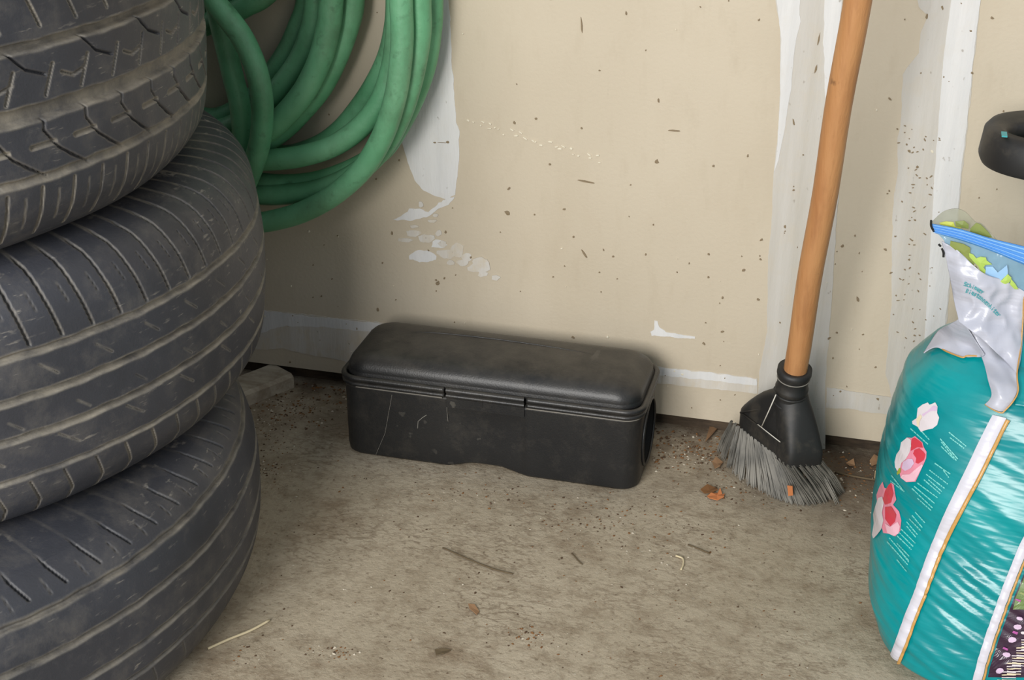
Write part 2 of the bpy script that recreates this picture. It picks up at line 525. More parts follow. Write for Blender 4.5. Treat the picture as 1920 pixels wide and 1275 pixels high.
def tyre(name, label, cx, cy, z0, hh, tx, ty, grooves, families, R=.355, ri=.215, seed=0, dust_amt=1.0):
    root = empty(name, (cx, cy, z0))
    tag(root, label, 'tyre')
    # profile control points (r, z) from the upper bead over the tread to the lower bead
    half = [(ri, hh * .55), (ri, hh * .72), (ri + .022, hh * .84), (R - .11, hh * .97), (R - .075, hh), (R - .045, hh - .003), (R - .024, hh - .012), (R - .012, hh - .025), (R - .005, hh - .042), (R - .001, hh - .075 if hh > .09 else hh * .3)]
    ctl = half + [(R, 0)] + [(r, -z) for r, z in reversed(half)]
    P = catmull([(r, z, 0) for r, z in ctl], 12)
    L = [0]
    for i in range(1, len(P)): L.append(L[-1] + (P[i] - P[i - 1]).length)
    tot = L[-1]
    fine = .0009
    # resample: fine on the tread, coarse on the sidewalls
    s0 = next(L[i] for i, p in enumerate(P) if p.x > R - .036)
    s1 = next(L[i] for i in range(len(P) - 1, -1, -1) if P[i].x > R - .036)
    ss = list(np.linspace(0, s0, 26)[:-1]) + list(np.linspace(s0, s1, int((s1 - s0) / fine))) + list(np.linspace(s1, tot, 26)[1:])
    pr = np.interp(ss, L, [p.x for p in P]); pz = np.interp(ss, L, [p.y for p in P])
    ss = np.array(ss)
    dr = np.gradient(pr, ss); dz = np.gradient(pz, ss)
    nl = np.hypot(dr, dz); nr, nz = -dz / nl, dr / nl
    th = np.concatenate([np.arange(-125, 42, .17), np.arange(42, 235, 2.0)])
    TH, _ = np.meshgrid(th, ss, indexing='ij')
    Z = np.broadcast_to(pz, TH.shape); RR = np.broadcast_to(pr, TH.shape)
    h = np.zeros_like(TH); dust = np.zeros_like(TH)
    tread = RR > R - .036
    wob = .0003 * np.sin(np.radians(TH) * 31 + seed) + .0003 * np.sin(np.radians(TH) * 77 + seed * 2)
    for gz, gw, gd in grooves:
        d = np.abs(Z - gz - wob)
        prof = np.clip((gw - d) / .0016, 0, 1)
        h -= gd * prof
        dust = np.maximum(dust, np.clip((gw + .0018 - d) / .002, 0, 1))
    for fam in families:
        pitch, phase, w, dep, pts, dus = fam
        T = (TH - phase + pitch * .5) % pitch - pitch * .5
        idx = np.floor((TH - phase + pitch * .5) / pitch)
        dmin = np.full(TH.shape, 1.)
        zlo = min(p[1] for p in pts) - .004; zhi = max(p[1] for p in pts) + .004
        cols = np.where((pz > zlo) & (pz < zhi))[0]
        if not len(cols): continue
        for sh in (-2 * pitch, -pitch, 0, pitch, 2 * pitch):
            for a, b in zip(pts[:-1], pts[1:]):
                lo, hi = min(a[0], b[0]) + sh, max(a[0], b[0]) + sh
                if lo > pitch or hi < -pitch: continue
                dmin[:, cols] = np.minimum(dmin[:, cols], seg_dist(T[:, cols] - sh, Z[:, cols], a, b, R))
        prof = np.clip((w - dmin) / .0007, 0, 1)
        h = np.minimum(h, -dep * prof)
        dust = np.maximum(dust, dus * np.clip((w + .0012 - dmin) / .0012, 0, 1))
    h = h * tread
    # light wear
    h += tread * .0003 * np.sin(TH * .21 + Z * 60 + seed)
    r = pr + nr * h; z = pz + nz * h
    x = r * np.cos(np.radians(TH)); y = r * np.sin(np.radians(TH))
    z = z - (tx * x + ty * y)
    n, k = TH.shape
    V = np.stack([x, y, z + hh], -1).reshape(-1, 3).astype('f')
    def part(nm, j0, j1, smooth=True):
        js = np.arange(j0, j1 + 1); kk = len(js)
        vv = V.reshape(n, k, 3)[:, js].reshape(-1, 3)
        i = np.arange(n)[:, None]; j = np.arange(kk - 1)[None, :]
        i2 = (i + 1) % n
        q = np.stack([i * kk + j, i * kk + j + 1, i2 * kk + j + 1, i2 * kk + j], -1).reshape(-1, 4)
        me = bpy.data.meshes.new(nm)
        me.vertices.add(len(vv)); me.vertices.foreach_set('co', vv.ravel())
        me.loops.add(q.size); me.loops.foreach_set('vertex_index', q.ravel().astype('i'))
        me.polygons.add(len(q)); me.polygons.foreach_set('loop_start', np.arange(0, q.size, 4, dtype='i'))
        me.polygons.foreach_set('use_smooth', np.ones(len(q), dtype=bool))
        me.update()
        at_ = me.attributes.new('dust', 'FLOAT', 'POINT')
        at_.data.foreach_set('value', (dust[:, js] * dust_amt).ravel().astype('f'))
        me.materials.append(M['rubber'])
        o = bpy.data.objects.new(nm, me); o.parent = root
        col.objects.link(o)
        return o
    ia = next(i for i in range(k) if pr[i] > R - .036); ib = next(i for i in range(k - 1, -1, -1) if pr[i] > R - .036)
    part('sidewall', 0, ia); part('tread', ia, ib); part('sidewall', ib, k - 1)
    # inner liner closes the carcass
    inner = [(ri, hh * .55), (ri + .02, hh * .62), (R - .06, hh * .8), (R - .03, hh * .6), (R - .022, 0)]
    inner = inner + [(a, -b) for a, b in reversed(inner[:-1])]
    m2 = MB(); ns = 96
    vv = [(a * math.cos(2 * math.pi * i / ns), a * math.sin(2 * math.pi * i / ns), b + hh) for i in range(ns) for a, b in inner]
    kk = len(inner)
    m2.add(vv, [(i * kk + j, ((i + 1) % ns) * kk + j, ((i + 1) % ns) * kk + j + 1, i * kk + j + 1) for i in range(ns) for j in range(kk - 1)])
    o = m2.build('inner_liner', M['rubber'], None, True); o.parent = root
    return root


def dz_list(zs, c, w, d): return [(z - c, w, d) for z in zs]

tyre('car_tyre', 'bottom black tyre of the stack, standing on the concrete floor', -.8334, -.4692, 0, .0880, -.0015, .0020,
     [(.0594, .0022, .004), (.0289, .0024, .005), (-.006, .0024, .005), (-.0313, .0022, .005)],
     [(360 / 71, -29.67, .0011, .004, [(0, .0700), (-1.0, .080), (-1.7, .092), (-2.2, .12)], .2),
      (360 / 71, -27.2, .0005, .002, [(0, .076), (.3, .068)], .3),
      (360 / 62, -10, .0006, .002, [(0, -.036), (1.2, -.055), (1.4, -.078)], .5)], seed=1, dust_amt=.75)
tyre('car_tyre', 'middle black tyre of the stack, smooth worn ribs with slanted shoulder cuts', -.8231, -.3966, .178, .1035, -.001, .0014,
     [(.0435, .0024, .004), (.0122, .0026, .006), (-.0176, .0026, .006), (-.0504, .0018, .004)],
     [(360 / 85, -33.39, .0012, .0045, [(0, .0490), (-1.0, .075), (-1.6, .094), (-2.4, .102), (-3.4, .12)], .5),
      (360 / 85, -31.6, .0005, .002, [(0, .070), (-.5, .082)], .2),
      (360 / 80, -27, .0008, .0025, [(0, -.056), (1.2, -.076), (.7, -.096), (0, -.115)], .8),
      (360 / 47, -25, .0005, .002, [(0, .033), (2.0, .023)], .5),
      (360 / 37, -22, .0005, .002, [(0, -.024), (2.6, -.036)], .5),
      (360 / 41, -20, .0004, .002, [(0, -.003), (1.6, -.011)], .4)], R=.335, seed=2)
tyre('car_tyre', 'top black tyre of the stack, wider tread with curved cuts and wide dusty grooves', -.8418, -.4333, .386, .1255, .0003, .0003,
     [(.0216, .0034, .007), (-.0220, .0058, .006), (-.0661, .0030, .003), (.0665, .0034, .007)],
     [(360 / 58, -20.35, .0010, .0045, [(0, -.027), (-.15, -.035), (1.6, -.049), (4.3, -.0605), (6.0, -.067)], .35),
      (360 / 58, -18.9, .0006, .003, [(0, -.047), (1.7, -.057), (3.1, -.062)], .3),
      (360 / 58, -22.4, .0016, .003, [(0, -.0440), (3.1, -.0440)], 1),
      (360 / 35, -23.9, .0010, .004, [(0, .020), (2.2, .007), (4.7, .001)], .1),
      (360 / 69, -12.9, .0009, .003, [(0, .007), (-1.5, -.0125)], .9),
      (360 / 35, -17.0, .0009, .003, [(0, .0), (1.6, -.004), (3.5, -.001)], .9),
      (360 / 69, -20.4, .0010, .004, [(0, .054), (1.3, .033)], .9),
      (360 / 78, -26.1, .0009, .003, [(0, -.073), (-.5, -.108)], .9),
      (360 / 78, -23.8, .0004, .0015, [(0, -.078), (-.3, -.1)], .5)], R=.335, seed=3)

# ------------------------------------------------------------------ hose
HR = .0112
hb = MB()
def strand(pts, n=7, r=HR, closed=False):
    P = [at(u, v, y) for u, v, y in pts]
    tube(hb, catmull(P, n, closed), r, 18, closed)
# every loop: visible strand, then the hidden return behind the tyre stack up to the hook
H1 = [(452, -120, -.07), (520, -330, -.055), (640, -400, -.05), (735, -300, -.06)]
# outer front loop  (front strand on the right, big lower sweep, front-left strand)
strand([(748, -160, -.078), (752, 0, -.078), (754, 72, -.078), (748, 144, -.078), (736, 202, -.076), (714, 262, -.073), (678, 319, -.07), (625, 366, -.066), (568, 397, -.062), (514, 413, -.056), (480, 416, -.05), (420, 408, -.022), (356, 360, -.016), (318, 250, -.016), (316, 120, -.018), (330, 0, -.024), (400, -200, -.04), (520, -330, -.055), (640, -370, -.07), (720, -290, -.076)], closed=True)
# second and third right strands
strand([(786, -160, -.058), (787, 0, -.058), (788, 54, -.058), (781, 108, -.058), (769, 162, -.058), (750, 218, -.057), (722, 270, -.055), (684, 312, -.052), (640, 340, -.048), (590, 358, -.044), (540, 364, -.04), (488, 364, -.036), (424, 348, -.018), (352, 300, -.016), (326, 200, -.016), (328, 40, -.018), (420, -160, -.03), (540, -290, -.042), (660, -340, -.052), (750, -270, -.056)], closed=True)
strand([(810, -160, -.032), (810, 0, -.032), (808, 54, -.032), (798, 119, -.032), (776, 182, -.032), (747, 238, -.032), (716, 282, -.032), (668, 314, -.03), (605, 338, -.028), (550, 346, -.028), (496, 344, -.028), (440, 334, -.018), (366, 286, -.016), (338, 190, -.016), (340, 30, -.018), (440, -150, -.02), (560, -300, -.024), (690, -350, -.03), (785, -270, -.032)], closed=True)
# inner right strand sweeping left at mid height
strand([(746, -160, -.05), (746, 0, -.05), (743, 72, -.05), (734, 130, -.05), (714, 188, -.052), (680, 234, -.054), (628, 272, -.056), (568, 292, -.056), (514, 299, -.052), (470, 298, -.042), (420, 280, -.02), (352, 230, -.016), (332, 120, -.016), (340, -20, -.018), (430, -160, -.03), (530, -260, -.04), (640, -300, -.048), (710, -250, -.05)], closed=True)
strand([(744, -160, -.014), (744, 0, -.014), (740, 54, -.014), (728, 105, -.014), (706, 153, -.014), (676, 200, -.014), (637, 246, -.016), (592, 276, -.016), (530, 292, -.014), (460, 270, -.014), (390, 240, -.0135), (340, 170, -.0135), (340, 40, -.0135), (420, -120, -.0135), (520, -230, -.0135), (620, -270, -.0135), (695, -240, -.0135)], closed=True)
# middle bundle
def mid_strand(vis, tail, head):
    strand(head + vis + tail)
strand([(575, -260, -.016), (586, -120, -.016), (576, 0, -.016), (561, 47, -.016), (540, 94, -.016), (512, 137, -.016), (480, 178, -.016), (440, 208, -.014), (400, 222, -.0135), (350, 214, -.0135)])
strand([(600, -260, -.034), (602, -120, -.034), (592, 0, -.034), (584, 54, -.034), (563, 108, -.034), (534, 151, -.034), (500, 190, -.034), (450, 228, -.03), (400, 244, -.02), (340, 238, -.0135)])
strand([(628, -260, -.056), (628, -120, -.056), (621, 0, -.056), (615, 54, -.056), (599, 114, -.056), (570, 172, -.056), (534, 216, -.055), (500, 246, -.052), (450, 272, -.036), (400, 276, -.018), (340, 262, -.0135)], r=.0122)
strand([(652, -260, -.032), (662, -120, -.032), (661, 0, -.032), (652, 47, -.032), (630, 108, -.033), (602, 162, -.034), (566, 206, -.035), (532, 240, -.035), (495, 266, -.034), (450, 290, -.026), (400, 290, -.0135), (340, 276, -.0135)], r=.0122)
strand([(606, -260, -.012), (610, -120, -.012), (604, 0, -.012), (594, 54, -.012), (574, 118, -.012), (543, 175, -.012), (508, 216, -.012), (450, 246, -.012), (380, 250, -.012)])
# two front strands hanging at the left beside the tyre stack
strand([(330, -200, -.088), (376, -60, -.09), (401, 0, -.092), (426, 32, -.092), (455, 72, -.092), (478, 123, -.09), (490, 173, -.088), (492, 216, -.085), (488, 262, -.08), (474, 312, -.07), (452, 360, -.05), (420, 400, -.03), (372, 420, -.016)])
strand([(392, -160, -.062), (398, -60, -.062), (408, 20, -.062), (422, 80, -.062), (437, 144, -.062), (448, 188, -.062), (454, 235, -.06), (456, 281, -.056), (452, 325, -.05), (436, 370, -.03), (400, 400, -.018)], r=.0108)
# strands crossing behind them at the top left
strand([(330, 66, -.028), (363, 54, -.032), (392, 44, -.036), (426, 30, -.038), (462, 10, -.038), (500, -12, -.036), (560, -80, -.03), (600, -160, -.024)])
strand([(330, 34, -.014), (363, 24, -.014), (400, 8, -.014), (450, -16, -.014), (520, -60, -.014)])
hose = hb.build('garden_hose', M['hose'], None, True)
tag(hose, 'green garden hose hanging in loose coils on the wall behind the tyres', 'hose')
# the wall bracket that carries it, above the frame
hk = MB()
c0 = at(610, -330, 0)
tube(hk, catmull([(c0.x, -.002, c0.z), (c0.x, -.05, c0.z - .004), (c0.x, -.1, c0.z - .002), (c0.x, -.115, c0.z + .03)], 6), .007, 10)
hk.box(c0.x - .02, -.004, c0.z - .03, c0.x + .02, 0, c0.z + .03)
h = hk.build('hose_hook', M['broomhead'], None, False)
tag(h, 'black wall hook carrying the green hose coils', 'hook')


# ------------------------------------------------------------------ black box
def rrect(cx, cy, hx, hy, r, nc=10, nx=40, ny=12):
    pts = []
    def line(a, b, n):
        for i in range(n): pts.append((a[0] + (b[0] - a[0]) * i / n, a[1] + (b[1] - a[1]) * i / n))
    def arc(ox, oy, a0, n):
        for i in range(n):
            t = math.radians(a0 + 90 * i / n); pts.append((ox + r * math.cos(t), oy + r * math.sin(t)))
    line((cx - hx + r, cy - hy), (cx + hx - r, cy - hy), nx); arc(cx + hx - r, cy - hy + r, -90, nc)
    line((cx + hx, cy - hy + r), (cx + hx, cy + hy - r), ny); arc(cx + hx - r, cy + hy - r, 0, nc)
    line((cx + hx - r, cy + hy), (cx - hx + r, cy + hy), nx); arc(cx - hx + r, cy + hy - r, 90, nc)
    line((cx - hx, cy + hy - r), (cx - hx, cy - hy + r), ny); arc(cx - hx + r, cy - hy + r, 180, nc)
    return pts


def loft(mb, secs, capb=True, capt=True, mi=0):
    n = len(secs[0]); base = []
    for s in secs: base += s
    fs = []
    for i in range(len(secs) - 1):
        for j in range(n):
            j2 = (j + 1) % n
            fs.append((i * n + j, i * n + j2, (i + 1) * n + j2, (i + 1) * n + j))
    if capb: fs.append(tuple(range(n))[::-1])
    if capt: fs.append(tuple((len(secs) - 1) * n + j for j in range(n)))
    mb.add(base, fs, mi)


BX0, BX1, BY0, BY1 = -.5035, -.1915, -.1375, -.030
bcx, bcy, bhx, bhy = (BX0 + BX1) / 2, (BY0 + BY1) / 2, (BX1 - BX0) / 2, (BY1 - BY0) / 2
box = empty('bait_box', (bcx, bcy, 0))
tag(box, 'long black plastic box with rounded lid and round end opening, by the wall', 'box')
XM0, XM1 = -.3905, -.3065


def smooth01(t): t = max(0, min(1, t)); return t * t * (3 - 2 * t)

mbx = MB(); secs = []
for z, ins in ((0.0004, .003), (.003, .0008), (.01, 0), (.03, 0), (.05, 0), (.07, 0), (.0795, 0), (.081, .0012), (.0835, .0012)):
    pr_ = rrect(bcx, bcy, bhx - ins, bhy - ins, .017, nx=90)
    s = []
    for x, y in pr_:
        zz = z
        if y < bcy - .03 and XM0 < x < XM1 and z < .079:
            k = smooth01((x - XM0) / .003) * smooth01((XM1 - x) / .003)
            y += .0016 * k
            if z < .012: zz = z + (.0065 * smooth01((x - XM0) / .03) * smooth01((XM1 - x) / .03)) * (1 - z / .012 * .3)
        s.append((x, y, zz))
    secs.append(s)
loft(mbx, secs)
body = mbx.build('body', [M['box'], M['dark']], box, False)
# round opening through the right end
cut = bmesh.new()
bmesh.ops.create_cone(cut, cap_ends=True, segments=48, radius1=.0335, radius2=.0335, depth=.16, matrix=Matrix.Translation((BX1 - .055, -.0835, .0425)) @ Matrix.Rotation(math.pi / 2, 4, 'Y'))
cme = bpy.data.meshes.new('cut'); cut.to_mesh(cme); cut.free()
cme.materials.append(M['box']); cme.materials.append(M['dark'])
cme.polygons.foreach_set('material_index', [1] * len(cme.polygons))
co = bpy.data.objects.new('cut', cme); col.objects.link(co)
md = body.modifiers.new('b', 'BOOLEAN'); md.operation = 'DIFFERENCE'; md.object = co; md.solver = 'EXACT'
bpy.context.view_layer.update()
dg = bpy.context.evaluated_depsgraph_get()
nm_ = bpy.data.meshes.new_from_object(body.evaluated_get(dg))
body.modifiers.clear(); body.data = nm_
bpy.data.objects.remove(co)
for p in nm_.polygons: p.use_smooth = True
nm_.set_sharp_from_angle(angle=math.radians(28))
t = MB()
ring = [Vector((BX1 + .0008, -.0835 + .0345 * math.cos(k * 2 * math.pi / 48), .0425 + .0345 * math.sin(k * 2 * math.pi / 48))) for k in range(48)]
tube(t, ring, .0016, 8, True)
t.build('opening_rim', M['box'], box, True)


def rim_run(mb, xa, xb, mi=0, wrap=None, dz=0, zc=.0885, r=.0036, out=.0012):
    """a rolled rim piece following the box outline between arc params"""
    P = rrect(bcx, bcy, bhx + out, bhy + out, .0185, nx=120, ny=14)
    n = len(P)
    if wrap: sel = P
    path = []
    for x, y in P: path.append((x, y))
    front = [(x, y) for x, y in P if y < BY0 + .0005 and xa <= x <= xb]
    return front

P = rrect(bcx, bcy, bhx + .0006, bhy + .0006, .0176, nx=120, ny=14)
n = len(P)
i1 = next(i for i, p in enumerate(P) if p[0] > XM1)          # front, just right of latch
i0 = max(i for i, p in enumerate(P[:120]) if p[0] < XM0)     # front, just left of latch
for (path, nm) in (([P[(i1 + k) % n] for k in range((i0 - i1) % n + 1)], 'rim'), ([P[i] for i in range(i0 + 1, i1)], 'latch')):
    t = MB()
    V3 = [Vector((x, y, .0885)) for x, y in path]
    # flattened roll: two stacked tubes give the double lip
    tube(t, [p + Vector((0, 0, .0022)) for p in V3], .0032, 12)
    tube(t, [Vector((p.x, p.y, .0845)) for p in V3], .0025, 12)
    if nm == 'latch':
        x0, x1 = V3[0].x, V3[-1].x
        t.box(x0, BY0 - .0012, .0715, x1, BY0 + .004, .088)
    o = t.build(nm, M['box'], box, True)
    if nm == 'latch': o.data.set_sharp_from_angle(angle=math.radians(35))
# pale dust line caught in the seam under the rim, both sides of the latch
t = MB()
for path in ([P[i] for i in range(i1, 128)], [P[i] for i in range(0, i0)]):
    t = MB()
    tube(t, [Vector((x, y - .0005, .0816)) for x, y in path], .0007, 6)
    t.build('seam_lip', M['dusty'], box, True)
t = MB()
t.box(-.3605, BY0 - .0022, .0765, -.3510, BY0 - .0012, .0825)
t.build('slot_frame', M['box'], box)
t = MB(); t.box(-.3597, BY0 - .0024, .0775, -.3518, BY0 - .0014, .0815)
t.build('latch_slot', M['dark'], box)
# lid: domed
mbl = MB(); secs = []
prof = [(.0905, .0015), (.0935, .0008), (.096, .0022), (.0975, .0022), (.101, .0026), (.106, .005), (.1105, .0095), (.1138, .0155), (.1156, .023), (.1166, .032), (.1170, .042), (.1170, .050)]
for z, ins in prof:
    r = min(max(.003, .023 - ins * .32), bhy - ins - .0004)
    s = [(x, y, z) for x, y in rrect(bcx, bcy, bhx - ins, bhy - ins, r, nx=70)]
    secs.append(s)
loft(mbl, secs)
lid = mbl.build('lid', M['box'], box, True)
for p in lid.data.polygons:
    p.use_smooth = True
# two shallow raised creases running along the lid
t = MB()
for y, z in ((-.0625, .1166),):
    tube(t, catmull([(BX0 + .03, -.094, .1125), (BX0 + .045, -.078, .1155), (BX0 + .075, -.066, .1165), (bcx, -.064, .1168), (BX1 - .075, -.07, .1164), (BX1 - .04, -.082, .1150), (BX1 - .022, -.098, .1110)], 8), .0009, 6)
t.build('lid_crease', M['box'], box, True)
# cobweb threads on the front
for pts in ([(783, 803), (784, 790), (792, 783), (800, 778)], [(705, 852), (722, 812), (735, 740)], [(838, 745), (838, 770), (840, 790)]):
    t = MB()
    tube(t, [at(u, v, BY0 - .0006) for u, v in pts], .0003 if pts[0][0] == 783 else .00016, 5)
    t.build('web_thread', M['thread2'], box)

# ------------------------------------------------------------------ broom
broom = empty('broom', (-.055, -.09, 0))
tag(broom, 'angle broom with wooden handle and grey bristles, upright against the wall', 'broom')
hb0, hb1 = at(1490, 695, -.092), at(1607, 0, -.150)
dirh = (hb1 - hb0)
top_h = hb0 + dirh * 2.65
t = MB()
path = [hb0 - dirh * .06 + (top_h - hb0) * (k / 40) for k in range(41)]
path = [p + Vector((.0007 * math.sin(k * .9), 0, 0)) for k, p in enumerate(path)]
tube(t, path, [.0113 + .0006 * (k / 40) for k in range(41)], 24)
t.build('handle', M['handle'], broom, True)
ax = dirh.normalized()
def ringpath(p, r, ax):
    u = ax.orthogonal().normalized(); w = ax.cross(u)
    return [p + (u * math.cos(a) + w * math.sin(a)) * r for a in [2 * math.pi * k / 36 for k in range(36)]]
t = MB()
csec = []
for d, r in ((.002, .0128), (.003, .0165), (-.003, .0168), (-.006, .0158), (-.010, .0152), (-.018, .0150), (-.0195, .0162), (-.023, .0162), (-.025, .0150), (-.034, .0142), (-.0355, .0152), (-.038, .0150), (-.046, .0150)):
    csec.append([tuple(p) for p in ringpath(hb0 + ax * d, r, ax)])
loft(t, csec)
t.build('collar', M['broomhead'], broom, True)
t = MB()
tube(t, [p for p in ringpath(hb0 - ax * .008, .0156, ax)], .0006, 6, True)
t.build('collar_wire', M['dusty'], broom, True)
A = Vector((-.111, -.046, .045)); B = Vector((-.046, -.119, .045)); C = Vector((-.0155, -.104, .045)); D = A + (C - B)
cen = (A + B + C + D) / 4
L_ = (B - A); w_ = (C - B)
cap_c = hb0 - ax * .046
def headsec(k, z, grow=0, rnd=3.2, cx=0):
    """k: 1 base size, 0 collar circle"""
    out = []
    for i in range(48):
        a = 2 * math.pi * i / 48
        c, s = math.cos(a), math.sin(a)
        e = 2 / rnd
        p = cen + L_ * .5 * (abs(c) ** e * math.copysign(1, c)) * (1 + grow) + w_ * .5 * (abs(s) ** e * math.copysign(1, s)) * (1 + grow)
        q = cap_c + L_.normalized() * .0145 * c + w_.normalized() * .0145 * s
        r = q.lerp(p, k)
        out.append((r.x, r.y, z))
    return out
t = MB()
loft(t, [headsec(.97, .043), headsec(1, .0445), headsec(1, .056), headsec(.98, .0620), headsec(.90, .0675), headsec(.74, .0765), headsec(.55, .086), headsec(.36, .0945), headsec(.16, .1015), headsec(0, .106)])
t.build('head', M['broomhead'], broom, True)
# raised rib from the collar to the front corner, and the dark window frame on the long face
t = MB()
Ld, wd = L_.normalized(), w_.normalized()
rc = B.lerp(C, .5) - Ld * .0105
secs = []
for z, k in ((.0425, .98), (.0435, 1), (.054, 1), (.060, .95), (.072, .78), (.084, .58), (.094, .38), (.102, .18), (.110, 0)):
    sec = []
    for q in range(48):
        a_ = 2 * math.pi * q / 48
        c_, s_ = math.cos(a_), math.sin(a_)
        e_ = 2 / (2 + 4.5 * k)
        p = rc + Ld * (.0125 * abs(c_) ** e_ * math.copysign(1, c_)) + wd * (.0182 * abs(s_) ** e_ * math.copysign(1, s_))
        tp = cap_c + ax * max(0, (z - .10)) + Ld * .0150 * c_ + wd * .0150 * s_
        r = tp.lerp(p, k)
        sec.append((r.x, r.y, z))
    secs.append(sec)
loft(t, secs)
o = t.build('rib', M['broomhead'], broom, True)
o.data.set_sharp_from_angle(angle=math.radians(40))
for d in (-.0265, -.0375):
    t = MB()
    tube(t, ringpath(hb0 + ax * d, .0152, ax), .0014, 8, True)
    t.build('collar_ring', M['broomhead'], broom, True)
outn = Vector((L_.y, -L_.x, 0)).normalized()
if outn.y > 0: outn = -outn
t = MB()
w0 = A.lerp(B, .16) + outn * .0012; w1 = A.lerp(B, .80) + outn * .0012
w0.z = w1.z = .0635; ap = cap_c + outn * .012; ap.z = .094
t.build
tube(t, [w0, w1], .0011, 6); tube(t, [w1, ap], .0011, 6); tube(t, [ap, w0], .0011, 6)
t.build('window_edge', M['broomhead'], broom, True)
t = MB()
th0 = at(1455, 740, -.113); th1 = at(1428, 800, -.098); th2 = at(1463, 829, -.118)
tube(t, [th0, th1.lerp(th0, .5) + Vector((0, -.001, 0)), th1], .0006, 5)
tube(t, [th1 + Vector((-.004, 0, .002)), th2], .0005, 5)
t.build('loose_thread', M['thread'], broom, True)
# bristle tufts: two rows round the rim, fanned towards the floor
def rim_pt(u):  # u 0..1 along A-B-C, front and right edges
    La = L_.length; Lb = w_.length; s = u * (La + Lb)
    return A.lerp(B, s / La) if s < La else B.lerp(C, (s - La) / Lb)
tips = [atz(u, v) for u, v in ((1348, 848), (1372, 884), (1405, 910), (1440, 928), (1470, 940), (1500, 947), (1530, 945), (1556, 938), (1580, 924))]
tipc = catmull(tips, 20)
NT = 23
tufts = []
for k in range(NT):
    f = k / (NT - 1)
    tufts.append((rim_pt(f), tipc[min(len(tipc) - 1, int(f ** .95 * (len(tipc) - 1)))], 0))
for k in range(12):   # inner row and the back row
    f = (k + .5) / 12
    r0 = rim_pt(f).lerp(cen, .28); t0 = tipc[int(f * (len(tipc) - 1))]
    tufts.append((r0, t0.lerp(Vector((cen.x, cen.y, 0)), .22), 1))
for k in range(12):
    f = (k + .5) / 12
    r0 = D.lerp(A, 0).lerp(C, f); 
    tufts.append((r0.lerp(cen, .12), Vector((r0.x, r0.y, 0)) + (w_.normalized() * .014) + L_.normalized() * (f - .5) * .03, 2))
for (r0, t0, row) in tufts:
    t = MB()
    side = (t0 - r0).cross(Vector((outn.x, outn.y, 0))).normalized()
    for q in range(22 if row == 0 else 6):
        o = Vector((random.gauss(0, .0007), random.gauss(0, .0007), 0))
        e = Vector((random.gauss(0, .0015), random.gauss(0, .0015), max(0, random.gauss(.001, .0014))))
        a0 = Vector((r0.x, r0.y, .0455)) + o; b0 = t0 + o + e
        b0.z = max(b0.z, .0004)
        if b0.y > -.002: b0.y = -.002
        mid = a0.lerp(b0, .55) + Vector((random.gauss(0, .0008), random.gauss(0, .0008) - .001, .002))
        tube(t, catmull([a0, mid, b0], 3), [.00062] * 6 + [.0003], 4, cap=False)
    t.build('bristle_tuft', M['bristle'], broom)

# ------------------------------------------------------------------ bag
bag = empty('potting_soil_bag', (.2, -.24, 0))
tag(bag, 'teal and white plastic bag with tulip prints and blue zip top, at the right', 'bag')
ZT = .300
xl_z = [0, .012, .035, .08, .14, .188, .223, .245, .262, .280, .30]
xl_x = [.062, .045, .0355, .033, .035, .0405, .047, .064, .092, .115, .14]
bb_z = [0, .012, .04, .10, .16, .20, .24, .27, .30]
bb_b = [.142, .152, .150, .138, .124, .106, .080, .048, .012]
cyc = -.232
NU, NV = 420, 240
bv = []
for j in range(NV):
    z = ZT * (j / (NV - 1))
    xl = float(np.interp(z, xl_z, xl_x)); b = float(np.interp(z, bb_z, bb_b))
    a_ = .215 - xl; cxx = .215
    for i in range(NU):
        # denser angular sampling on the visible left-front side
        t_ = i / NU
        ang = 2 * math.pi * t_
        c, s = math.cos(ang), math.sin(ang)
        e = 2 / (2.7 + 1.5 * max(0, 1 - z / .12))
        x = cxx + a_ * abs(c) ** e * math.copysign(1, c)
        y = cyc + b * abs(s) ** e * math.copysign(1, s)
        bv.append(Vector((x, y, z)))
def bag_disp(p):
    # creases in the film: long shallow folds falling to the right, tighter near the fin seam
    d = .0035 * noise.noise(Vector((p.x * 7, p.y * 7, p.z * 9)))
    q = p.z + .45 * (p.x - .05)
    k = math.exp(-((p.x - .105) / .05) ** 2) * (1 if p.y < -.25 else .3)
    zz = math.exp(-((p.z - .09) / .075) ** 2)
    d += .0022 * k * zz * noise.noise(Vector((q * 150, p.x * 9, 2)))
    d += .0016 * noise.noise(Vector((q * 62, p.x * 8, 5)))
    d += .0008 * (1 - abs(noise.noise(Vector((q * 90, p.x * 12, 9))))) 
    return d
bv2 = []
for idx, p in enumerate(bv):
    nrm = Vector((p.x - .215, (p.y - cyc) * 1.4, 0)).normalized()
    f = min(1, p.z / .02)
    bv2.append(p + nrm * bag_disp(p) * f)
faces = [(j * NU + i, j * NU + (i + 1) % NU, (j + 1) * NU + (i + 1) % NU, (j + 1) * NU + i) for j in range(NV - 1) for i in range(NU)]
faces.append(tuple(range(NU))[::-1]); faces.append(tuple((NV - 1) * NU + i for i in range(NU)))
bvh = BVHTree.FromPolygons(bv2, faces)
mesh('bag_body', bv2, faces, M['teal'], bag, True)


def hit(u, v, off=.0012, fb=None):
    d = ray(u, v).normalized()
    loc, nr, i, dist = bvh.ray_cast(CAM, d)
    if loc is None:
        if fb is None: return None
        return at(u, v, fb)
    if nr.dot(d) > 0: nr = -nr
    return loc + nr * off


